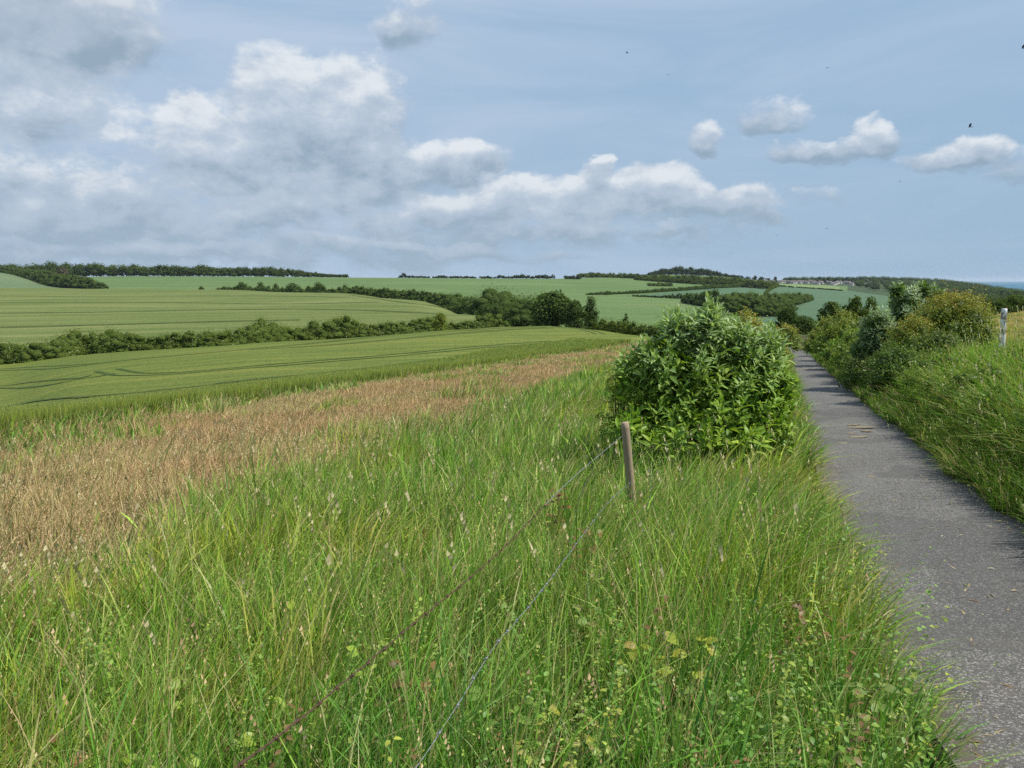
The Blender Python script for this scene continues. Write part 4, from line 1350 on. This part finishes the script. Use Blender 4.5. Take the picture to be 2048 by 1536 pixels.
def hawthorn(name, label, px, Y_, base_z, top, wpx, n, pal, tip, sz=.035, cat='shrub', group=None, depthf=.9, off=0, nl=12, mat=None, gaps=.36, core=True):
    x = (px - 1024) / F * Y_; z = float(T(x, Y_)) if base_z is None else base_z
    h = -Y_ * float(kpix(top)) - z; R = wpx / 2 / F * Y_
    t = empty(name, (x, Y_, z)); lob = []
    for i in range(nl):
        a = i * 2.4; f = (i + .5) / nl
        rad = R * (.72 * math.sqrt(max(0, 1 - (f * 1.0) ** 2.2)))
        cz = z + h * (.18 + .62 * f)
        rr_ = R * rng.uniform(.34, .5)
        lob.append((x + math.cos(a) * rad, Y_ + math.sin(a) * rad * depthf, cz, rr_, rr_ * depthf, min(rr_ * 1.0, h * .24)))
    lob = np.array(lob)
    lob[:, 2] = np.minimum(lob[:, 2], z + h - lob[:, 5])
    mb = MB()
    leaf_cloud(mb, lob, n, sz, pal, tpl=LT_S if sz > .03 else QUAD, shell=(.45, 1.12), gaps=gaps, tipcol=tip, tipz=(z + h * .45, z + h), corecol=tuple(pal.mean(0) * .6), core=core)
    # loose twigs breaking the outline
    nt_ = int(50 + n / 300)
    d = rdir(nt_, .8); L_ = lob[rng.integers(0, len(lob), nt_)]
    p0 = L_[:, :3] + d * L_[:, 3:6] * .8
    ln = R * rng.uniform(.12, .34, nt_)
    for k in range(9):
        f = k / 8
        p_ = p0 + d * (ln * f * 1.6)[:, None]
        c_ = pick(pal, nt_) if tip is None else pick(np.concatenate([pal, tip]), nt_)
        stamp(mb, LT_S, p_ + .012 * rng.normal(size=p_.shape), rdir(nt_), rdir(nt_, 1), np.full(nt_, sz * 1.05), c_)
    mb.build('foliage', mat or M_LEAF, t, origin=(x, Y_, z))
    mb = MB(); trunk(mb, x, Y_, z, h * .8, .03 + R * .02, branches=7, spread=.38 * R / max(h, .2) * 1.3)
    for k in range(nt_):
        a_, b_ = p0[k], p0[k] + d[k] * ln[k] * 1.55
        w = max(.003, Y_ * .00022)
        mb.add([a_ + [w, 0, 0], a_ - [w, 0, 0], b_, a_ + [0, w, w]], np.array([(0, 1, 2), (1, 3, 2), (3, 0, 2)]), (.12, .08, .06))
    mb.build('stems', M_BARK, t, origin=(x, Y_, z))
    tag(t, label, cat, group)
    return t


OL = np.array([(.150, .235, .036), (.195, .275, .042), (.110, .185, .032), (.245, .29, .048)])
OT = np.array([(.40, .27, .055), (.34, .20, .05), (.30, .31, .05), (.38, .34, .07)])
DG = np.array([(.10, .17, .036), (.13, .205, .04), (.08, .135, .032)])
hawthorn('thorn_bush', 'loose olive thorn bush poking out left of the big leafy bush', 1248, 10.2, None, 706, 96, 5200, OL, np.array([(.30, .24, .08), (.24, .22, .07)]), .028, gaps=.42, nl=11, core=False)
hawthorn('hawthorn', 'orange tipped hawthorn rising behind the right top of the big leafy bush', 1490, 14.0, None, 592, 140, 9000, OL, OT * 1.1, .04)
hawthorn('hawthorn', 'reddish leaved shrub squeezed between the big leafy bush and the path', 1568, 15.5, None, 665, 46, 2600, OL, OT, .035)
hawthorn('hawthorn', 'yellow green bush where the path disappears behind the big leafy bush', 1573, 62, None, 648, 56, 3500, OL * 1.1, OT, .11)
# right of the path
hawthorn('hawthorn', 'large hawthorn with rusty orange top left of the white post', 1905, 20.5, None, 583, 150, 26000, OL * .95, OT, .045, nl=16)
hawthorn('hawthorn', 'rounder olive part bush leaning left of the large rusty topped hawthorn', 1825, 20.0, None, 618, 110, 12000, OL, OT, .042)
hawthorn('hawthorn', 'yellowish green hawthorn with dark heart halfway down the right side of the path', 1685, 38, None, 622, 112, 9000, OL * 1.05, np.array([(.26, .25, .05), (.22, .24, .05)]), .085)
hawthorn('hawthorn', 'olive bush beside the path just before its far end', 1640, 52, None, 655, 60, 3500, OL * .95, OT * .8, .11)
hawthorn('hawthorn', 'broad mid green bush filling the hedge between the two silver leaved shrubs', 1790, 25.5, None, 628, 105, 9000, OL * .85, OL * 1.3, .055)
hawthorn('hawthorn', 'mid green bush with yellowish top behind the small far post', 1722, 30, None, 648, 80, 7000, OL * .9, OL * 1.4, .065)
hawthorn('dark_bush', 'dark bramble bush casting shade on the right edge of the path', 1738, 21.5, None, 716, 92, 8000, DG * .9, np.array([(.12, .15, .04)]), .05)
hawthorn('dark_bush', 'low dark bush under the silver leaved shrub on the bank', 1800, 17.5, None, 690, 110, 8000, DG, None, .045)
hawthorn('dark_bush', 'shaded bush hanging over the bank under the large hawthorn', 1880, 18.0, None, 660, 110, 9000, DG * 1.05, np.array([(.15, .17, .05)]), .045)
hedge('pasture_hedge', 'dark hedge at the far side of the dry pasture behind the white post', [(1985, 640, 596, 74), (2020, 640, 592, 76), (2060, 640, 592, 78), (2140, 640, 596, 80)], 6000, .22, HD * 1.1, spacing=.5, depth=1.0)
hawthorn('pale_shrub', 'pale whitish flowering tree above the dark hedge near the sea', 1903, 95, None, 596, 34, 900, np.array([(.30, .33, .24), (.2, .25, .16)]), None, .3)
tree('round_tree', 'dark dome shaped tree closing the end of the path', 1570, 668, 615, 52, 3500, pal=HD, Y=135, size=.4)
tree('round_tree', 'low dark tree right of the dome shaped tree at the path end', 1605, 668, 632, 52, 2600, pal=HD * 1.1, Y=120, size=.35)
tree('leafy_tree', 'dark tree on the slope with its top against the bluish field', 1658, 655, 602, 60, 4000, pal=HD * 1.1, Y=92, size=.26)
tree('leafy_tree', 'twin crowned bushy tree, its left half against the bluish field', 1705, 650, 590, 48, 4000, pal=HG * .8, Y=80, size=.24)
tree('leafy_tree', 'lighter thin crowned tree next to the silver leaved shrub', 1738, 650, 594, 48, 3000, pal=HG * .95, Y=82, size=.24, gaps=.45)


def silver(label, comps, L=.16):
    x, y, z = comps[0][0][0], comps[0][0][1], 0
    z = float(T(x, y))
    t = empty('silver_shrub', (x, y, z)); a, b = MB(), MB()
    for i, (c_, r_, n_) in enumerate(comps):
        shoots(a, b, np.array(c_), np.array(r_), n_, L, .24, np.array([(.15, .23, .10), (.18, .26, .12)]), np.array([(.34, .43, .29), (.40, .48, .34)]), (c_[2] - r_[2] * .3, c_[2] + r_[2]), 1.0, 6, .06, 9 + i, low=-.5)
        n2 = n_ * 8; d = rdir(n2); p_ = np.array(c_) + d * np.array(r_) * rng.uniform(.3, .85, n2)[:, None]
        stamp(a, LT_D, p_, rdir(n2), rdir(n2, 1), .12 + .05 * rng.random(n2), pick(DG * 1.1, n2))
    a.build('foliage', M_LEAF, t, origin=(x, y, z))
    for k in range(7):
        an = k * .9
        trunk(b, x + .1 * math.cos(an), y + .1 * math.sin(an), z, 1.5, .022, (.1, .09, .07), (math.cos(an) * .4, math.sin(an) * .3), 6, 3, .2)
    b.build('stems', M_BARK, t, origin=(x, y, z))
    tag(t, label, 'shrub')


silver('tall silver leaved shrub rising above the hawthorn on the bank', [(pt(1812, 622, 22.5), (.55, .6, .72), 110), (pt(1868, 597, 22.8), (.4, .4, .42), 55), (pt(1795, 580, 22.4), (.2, .25, .22), 20), (pt(1845, 578, 22.6), (.22, .25, .2), 20)], .19)
silver('lower silver leaved shrub beside the path verge in front of the small far post', [(pt(1752, 665, 22.0), (.50, .5, .75), 110), (pt(1722, 700, 22.0), (.36, .4, .35), 45)], .18)

# brambles and weeds sprawling at the foot of the bank beside the path
BR = np.array([(.13, .22, .036), (.18, .265, .042), (.10, .175, .032), (.22, .285, .05)])
nm = ['nearest', 'second', 'third', 'fourth', 'fifth', 'sixth', 'seventh', 'eighth', 'ninth', 'tenth', 'eleventh', 'twelfth', 'thirteenth', 'farthest']
for i, (Y_, so, w_, hh_) in enumerate([(a_, b_ + .1, c_ * 1.2, d_ * (1.15 if a_ < 17 else 1.3)) for a_, b_, c_, d_ in sorted([(6.4, 1.9, 1.0, .62), (7.8, 1.75, 1.3, .75), (9.6, 1.6, 1.2, .62), (11.4, 1.75, 1.5, .8), (7.2, 2.9, 1.3, .6), (9.4, 3.1, 1.4, .6), (12.0, 2.9, 1.5, .55), (13.2, 1.6, 1.4, .65), (15.0, 1.9, 1.7, .85),
                                       (17.8, 1.6, 1.5, .75), (24.5, 1.7, 2.0, .9), (29, 1.6, 2.2, .9), (34, 1.6, 2.4, 1.0), (44, 1.7, 2.6, 1.1)])]):
    x_ = float(path_x(Y_)) + so / PC; z_ = float(T(x_, Y_)); px_ = x_ / Y_ * F + 1024
    ty_ = 768 + F * math.tan(math.atan(-(z_ + hh_) / Y_) - PITCH)
    hawthorn('bramble_clump', nm[i] + ' low bramble clump along the right edge of the path', px_, Y_, None, ty_, w_ / Y_ * F, int(2600 + 500 * w_), BR * (.8 if i % 3 == 1 else 1), np.array([(.26, .28, .06), (.2, .24, .05)]) if i % 2 else None,
             .045 if Y_ < 14 else .0035 * Y_, cat='brambles', gaps=.40, group='bramble clumps along the path')

# ---------------------------------------------------------------- fences
def tubeline(mb, P, r, col, n=6):
    P = np.array(P, float)
    t = np.gradient(P, axis=0); t /= np.linalg.norm(t, axis=1)[:, None]
    a = np.cross(t, (0, 0, 1.)); a /= np.linalg.norm(a, axis=1)[:, None] + 1e-9; b = np.cross(t, a)
    th = np.arange(n) * 2 * math.pi / n
    V = P[:, None] + r * (np.cos(th)[None, :, None] * a[:, None] + np.sin(th)[None, :, None] * b[:, None])
    k = np.arange(len(P) - 1)[:, None] * n; j = np.arange(n)[None]; j2 = (j + 1) % n
    mb.add(V.reshape(-1, 3), np.stack([k + j, k + j2, k + n + j2, k + n + j], -1).reshape(-1, 4), col)


def post(parent, base, top, r, col, paint=None, mat=None):
    base, top = np.array(base, float), np.array(top, float)
    n, m_ = 20, 26
    mb = MB(); V, C = [], []
    d = top - base; Lp = np.linalg.norm(d); d /= Lp
    a = np.cross(d, (0, 1., 0)); a /= np.linalg.norm(a); b = np.cross(d, a)
    for i in range(m_ + 1):
        f = i / m_
        for j in range(n):
            th = j * 2 * math.pi / n
            rr_ = r * (1.04 - .1 * f) * (1 + .035 * math.sin(3 * th + f * 3) + .02 * math.sin(7 * th) + .05 * (vnoise(j * .9, f * 9, 1, 2) - .5))
            if i == m_: rr_ *= .93
            V.append(base + d * Lp * f + a * rr_ * math.cos(th) + b * rr_ * math.sin(th))
            c = np.array(col) * (.85 + .3 * vnoise(j * .8, f * 5, 1, 6))
            if paint is not None and vnoise(j * .55 + 3, f * 17, 1, 12) > .36 and f > .18 and not (.60 < f < .64 or .83 < f < .87):
                c = np.array(paint) * (.8 + .3 * rng.random())
            C.append(c)
    k = np.arange(m_)[:, None] * n; j = np.arange(n)[None]; j2 = (j + 1) % n
    V.append(top + d * .004); C.append(np.array(col) * 1.2)
    e = (m_) * n; jj = np.arange(n)
    mb.add(np.array(V), [np.stack([k + j, k + j2, k + n + j2, k + n + j], -1).reshape(-1, 4), np.stack([e + jj, e + (jj + 1) % n, np.full(n, len(V) - 1)], -1)], np.array(C))
    return mb.build('post', mat or M_WOOD, parent, smooth=True)


fx, fy = .86, 5.95
gz = float(T(fx + .08, fy))
fence = empty('wire_fence', (0, 0, 0))
ptop = np.array(pt(1250, 845, fy)); pbot = np.array(pt(1269, 1062, fy + .05)); pbot[2] -= .25
pbot[0] += .03
post(fence, pbot, ptop, .037, (.30, .235, .16))


def strand(parent, ends, name, col, mat, barb=.13, sag=.05, r=.0022, twist=True, seedv=0):
    A, B = np.array(ends[0], float), np.array(ends[-1], float)
    n = 260; t = np.linspace(0, 1, n)
    P = smooth_line(np.array(ends, float), n) if len(ends) > 2 else A + (B - A) * t[:, None]
    P[:, 2] -= sag * 4 * t * (1 - t)
    P += .004 * (np.stack([fbm(t * 40, t * 0, 1, 2, seedv + k) for k in range(3)], -1) - .5)
    mb = MB()
    Ln = np.linalg.norm(B - A)
    if twist:
        for ph in (0, math.pi):
            th = t * Ln / .035 * math.pi + ph
            tubeline(mb, P + np.stack([np.cos(th), 0 * th, np.sin(th)], -1) * r * .9, r * .72, col, 5)
    else:
        tubeline(mb, P, r, col, 6)
    w = mb.build(name, mat, parent)
    s_ = barb
    while s_ < Ln:
        mb = MB()
        c = P[int(s_ / Ln * (n - 1))]
        for k in range(4):
            d = rdir(1)[0] * .012
            tubeline(mb, [c - d * .1, c + d * .5, c + d], .0012, col, 4)
        for k in range(7):
            th = np.linspace(0, 6.283, 7)
            dirn = (B - A) / Ln
            o = (k - 3) * .0018
            sx = np.cross(dirn, (0, 0, 1.))
            ring = c + dirn * o + .0030 * (np.cos(th)[:, None] * sx + np.sin(th)[:, None] * np.array([0, 0, 1.]))
            tubeline(mb, ring, .0012, col, 4)
        mb.build('barb', mat, w)
        s_ += barb * rng.uniform(.85, 1.15)
    return w


ax1 = np.array(pt(1243, 873, fy - .03))
strand(fence, [ax1, pt(1150, 952, 4.75), pt(1090, 1010, 4.0)], 'wire', (.22, .22, .23), M_WIRE, .35, .0, .0017, True, 1)
strand(fence, [pt(1090, 1010, 4.0), pt(990, 1112, 2.9), pt(800, 1270, 2.0), pt(640, 1405, 1.52), pt(470, 1538, 1.22), (-.66, .62, -.76)], 'rusty_wire', (.10, .062, .045), M_RUST, .105, .0, .0019, True, 2)
strand(fence, [pt(1262, 965, fy), pt(1212, 1010, 4.9), pt(1080, 1185, 3.05), pt(985, 1300, 2.52), pt(835, 1530, 1.9), (-.62, .9, -1.32)], 'wire', (.20, .21, .23), M_WIRE, .14, .0, .0012, True, 3)
strand(fence, [pt(1268, 1045, fy), pt(1205, 1145, 4.4), pt(1130, 1265, 3.6), pt(1060, 1385, 3.0), pt(1000, 1480, 2.6), (-.35, 1.6, -1.72)], 'wire', (.20, .21, .23), M_WIRE, .18, .0, .0015, True, 4)
tag(fence, 'barbed wire fence with one leaning grey wooden post beside the leafy bush', 'fence')

f2 = empty('pasture_fence', (0, 0, 0))
py_ = 16.6
tp = np.array(pt(2009, 617, py_)); bp = np.array(pt(2003, 712, py_)); bp[2] -= .3
post(f2, bp, tp, .062, (.20, .17, .14), (.72, .72, .74))
t2 = np.array(pt(1722, 643, 31)); b2 = np.array(pt(1721, 672, 31)); b2[2] -= .5
post(f2, b2, t2, .05, (.4, .38, .33))
t3 = np.array(pt(2009, 617, 16.6)) + np.array([-2.2, -9.5, .55])
post(f2, t3 - [0, 0, 1.3], t3, .055, (.22, .19, .15))
for k, dz_ in enumerate((.14, .5, .82)):
    strand(f2, [t2 - [0, 0, dz_ * .8], tp - [0, 0, dz_], t3 - [0, 0, dz_]], 'wire', (.12, .11, .10), M_RUST, .5, .03, .0028, False, 20 + k)
tag(f2, 'pasture fence with a post of flaking white paint at the right edge', 'fence')

# ---------------------------------------------------------------- sprigs and broad leaves in the foreground grass
def sprig(name, label, px, py, up, n, L, pal, spread=.12, cat='plant', lean=(.1, 0), stemcol=(.16, .12, .05), tpl=None, W=.7, group=None):
    g = hit(px, min(py + 150, 1640), 1.0, 60)
    k = g[1]
    top = np.array(pt(px, py, k)); base = np.array([top[0] - lean[0], top[1] - lean[1], float(T(top[0], top[1])) - .02])
    t = empty(name, tuple(base)); a, b = MB(), MB()
    P = base + (top - base) * np.linspace(0, 1, 8)[:, None]
    P[:, :2] += .02 * rng.normal(size=(8, 2))
    tubeline(b, P, .0028, stemcol, 5)
    tp_ = tpl or leaf_tpl(1, W, .25, .25, 6)
    org, X_, Zn = [], [], []
    n = int(n * 1.7)
    for i in range(n):
        f = .45 + .55 * i / max(n - 1, 1); c = base + (top - base) * f
        an = i * 2.39 + rng.random() * .6
        d = np.array([math.cos(an), math.sin(an), .25 + .4 * rng.random()])
        e = c + d * spread * rng.uniform(.3, .9)
        tubeline(b, [c, (c + e) / 2 + [0, 0, .004], e], .0014, stemcol, 4)
        for kx in (-.9, 0, .9):
            org.append(e); X_.append([math.cos(an + kx), math.sin(an + kx), .1 + .25 * rng.normal()]); Zn.append([.3 * rng.normal() + .15, .3 * rng.normal() - .35, 1.0])
    m_ = len(org)
    stamp(a, tp_, np.array(org), np.array(X_), np.array(Zn), 1.05 * L * rng.uniform(.5, 1.2, m_), pick(pal, m_))
    a.build('leaves', M_LEAF, t, origin=tuple(base), smooth=True)
    b.build('stem', M_BARK, t, origin=tuple(base))
    tag(t, label, cat, group)


YG = np.array([(.30, .40, .05), (.25, .36, .05), (.33, .41, .08)])
RB = np.array([(.20, .10, .045), (.25, .15, .055), (.15, .09, .04), (.22, .20, .06)])
GR = np.array([(.15, .25, .05), (.19, .29, .06)])
sprig('bramble_sprig', 'bright yellow green bramble sprig at the bottom edge left of the rusty wire', 440, 1500, 0, 4, .05, YG)
sprig('bramble_sprig', 'small lime bramble leaves low in the grass near the bottom left', 250, 1505, 0, 2, .045, YG)
sprig('bramble_sprig', 'lime bramble sprig above the bottom left, pointing left', 380, 1365, 0, 3, .055, YG)
sprig('bramble_sprig', 'pair of lime leaves left of the middle of the rusty wire', 545, 1385, 0, 2, .05, YG)
sprig('bramble_sprig', 'small lime leaves in the grass far left of the two silver wires', 580, 1200, 0, 2, .05, YG)
sprig('bramble_sprig', 'greenish yellow sprig touching the rusty wire', 740, 1290, 0, 4, .045, YG * .9)
sprig('bramble_sprig', 'yellow and orange bramble leaves right of the lowest wire', 1310, 1285, 0, 4, .06, np.array([(.36, .37, .05), (.34, .24, .06), (.30, .36, .05)]))
sprig('bramble_sprig', 'brighter yellow bramble leaf cluster nearest the dark gap in the grass', 1392, 1290, 0, 4, .06, np.array([(.40, .39, .05), (.32, .37, .05)]))
sprig('bramble_sprig', 'yellowish sprawling sprig at the bottom centre', 1120, 1490, 0, 9, .045, np.array([(.36, .36, .06), (.28, .34, .06), (.40, .36, .10)]), .2)
sprig('bramble_sprig', 'second yellowish sprawling sprig at the bottom, right of the centre one', 1230, 1500, 0, 8, .04, np.array([(.34, .35, .07), (.27, .33, .07)]), .2)
sprig('bramble_sprig', 'pale green leaf cluster beside the silver wire at the bottom', 1010, 1420, 0, 6, .05, GR, .15)
sprig('bramble_sprig', 'reddish brown bramble shoot left of the fence post', 1120, 985, 0, 10, .045, RB, .1)
sprig('bramble_sprig', 'second reddish brown bramble shoot below the first', 1175, 1070, 0, 9, .045, RB, .1)
sprig('bramble_sprig', 'reddish leaf cluster in the verge beside the path', 1640, 1240, 0, 6, .05, RB, .1)
sprig('bramble_sprig', 'dull red leaves between the rusty wire and the silver wire', 830, 1350, 0, 6, .05, RB, .12)
sprig('bramble_sprig', 'dark red leaves half hidden at the bottom left corner', 130, 1510, 0, 5, .045, RB, .1)
sprig('broadleaf_plant', 'broad rounded green leaves near the dark gap in the grass', 1420, 1400, 0, 6, .055, GR, .10, lean=(0, 0))
sprig('broadleaf_plant', 'large pale veined leaves by the verge edge at the bottom right', 1745, 1385, 0, 6, .055, np.array([(.20, .27, .07), (.24, .30, .08)]), .08, lean=(0, 0))
sprig('broadleaf_plant', 'wide dock leaves just right of the middle silver wire', 1180, 1225, 0, 6, .055, np.array([(.18, .26, .06), (.22, .2, .07)]), .06, lean=(0, 0))
# stalks of goosegrass with knobbly tops
for (px, py, lb) in [(1240, 1330, 'knobbly goosegrass stalk below the yellow leaves'), (1300, 1400, 'taller goosegrass stalk in the dark gap'), (1160, 1400, 'goosegrass stalk left of the dark gap'), (1370, 1440, 'leaning goosegrass stalk at the lower right of the gap'),
                     (880, 1300, 'goosegrass stalk between the rusty wire and the silver wire'), (1065, 1490, 'short goosegrass stalk at the bottom of the lowest wire')]:
    sprig('goosegrass', lb, px, py, 0, 14, .018, np.array([(.25, .36, .07), (.30, .40, .10)]), .03, lean=(.06, 0), stemcol=(.22, .3, .07))

# ---------------------------------------------------------------- birds
def bird(label, px, py, Y_, span, flap, yaw, bank_=0.0):
    x, y, z = pt(px, py, Y_)
    mb = MB(); n = 8
    st_ = [(-.5, .004), (-.42, .05), (-.2, .075), (.05, .10), (.28, .085), (.40, .06), (.47, .055), (.54, .03), (.62, .004)]
    V, Fq = [], []
    s = span * .42
    for i, (t, r_) in enumerate(st_):
        for j in range(n):
            th = j * 2 * math.pi / n
            V.append((r_ * s * math.cos(th), t * s, r_ * s * math.sin(th)))
    for i in range(len(st_) - 1):
        for j in range(n):
            Fq.append((i * n + j, i * n + (j + 1) % n, (i + 1) * n + (j + 1) % n, (i + 1) * n + j))
    b = len(V)
    V += [(-.07 * s, -.35 * s, 0), (.07 * s, -.35 * s, 0), (.16 * s, -.78 * s, .01), (-.16 * s, -.78 * s, .01), (0, -.55 * s, .03 * s)]
    F3 = [(b, b + 1, b + 4), (b + 1, b + 2, b + 4), (b + 2, b + 3, b + 4), (b + 3, b, b + 4)]
    for sg in (-1, 1):
        b = len(V); w = span / 2
        for (u_, fr, bk) in ((0.08, .30, -.12), (.35, .36, -.16), (.65, .26, -.22), (.9, .05, -.26), (1.0, -.16, -.24)):
            zz = math.sin(flap) * w * u_ - (u_ ** 2) * .05 * w; xx_ = sg * w * u_ * math.cos(flap)
            V += [(xx_, fr * s, zz + .02 * s), (xx_, bk * s * 1.5, zz), (xx_, (fr + bk) / 2 * s, zz - .03 * s)]
        for i in range(4):
            k = b + 3 * i
            Fq += [(k, k + 1, k + 4, k + 3), (k + 1, k + 2, k + 5, k + 4), (k + 2, k, k + 3, k + 5)]
    mb.add(np.array(V, float), [np.array(Fq), np.array(F3)], (.018, .018, .022))
    o = mb.build('bird', M_BIRD)
    o.location = (x, y, z); o.rotation_euler = (.1, bank_, yaw)
    tag(o, label, 'bird', 'birds in the sky')


bird('black bird with swept wings flying highest, above the middle of the picture', 1255, 106, 50, .42, .25, -1.3, .5)
bird('tiny faint bird lower right of the highest bird', 1337, 150, 120, .5, .3, .6)
bird('small bird with bent wings above the right hand clouds', 1656, 136, 80, .5, .35, .1)
bird('black bird cut by the right edge of the picture', 2046, 96, 48, .45, .5, 1.0, .4)
bird('largest black bird, near the right edge over the small clouds', 1940, 254, 42, .42, .75, .9, .5)
bird('gliding bird with wide wings, higher of the two low ones', 1653, 457, 70, .5, .15, .1)
bird('lower gliding bird just above the village', 1553, 471, 90, .5, .1, .2)
bird('tiny speck of a bird below the right hand clouds', 1800, 363, 130, .5, .4, .8)
bird('faintest bird speck low over the wooded slope', 1861, 416, 150, .5, .3, .3)
bird('dark bird alone above the left wood', 31, 466, 80, .45, .1, 1.2)

# ---------------------------------------------------------------- air
m, q = mat_new('haze_air')
vol = q.n('ShaderNodeVolumePrincipled', {'Color': (.75, .86, 1, 1), 'Density': HAZE})
o_ = q.n('ShaderNodeOutputMaterial')
q.t.links.new(vol.outputs[0], o_.inputs['Volume'])
if HAZE > 0:
    mb = MB()
    V = [(x, y, z) for z in (-93, 46) for x, y in ((-23000, -5200), (27000, -5200), (27000, 30500), (-23000, 30500))]
    mb.add(V, np.array([(3, 2, 1, 0), (4, 5, 6, 7), (0, 1, 5, 4), (1, 2, 6, 5), (2, 3, 7, 6), (3, 0, 4, 7)]), (1, 1, 1))
    tag(mb.build('haze', m), 'thin pale air over the distant fields', 'haze', kind='stuff')
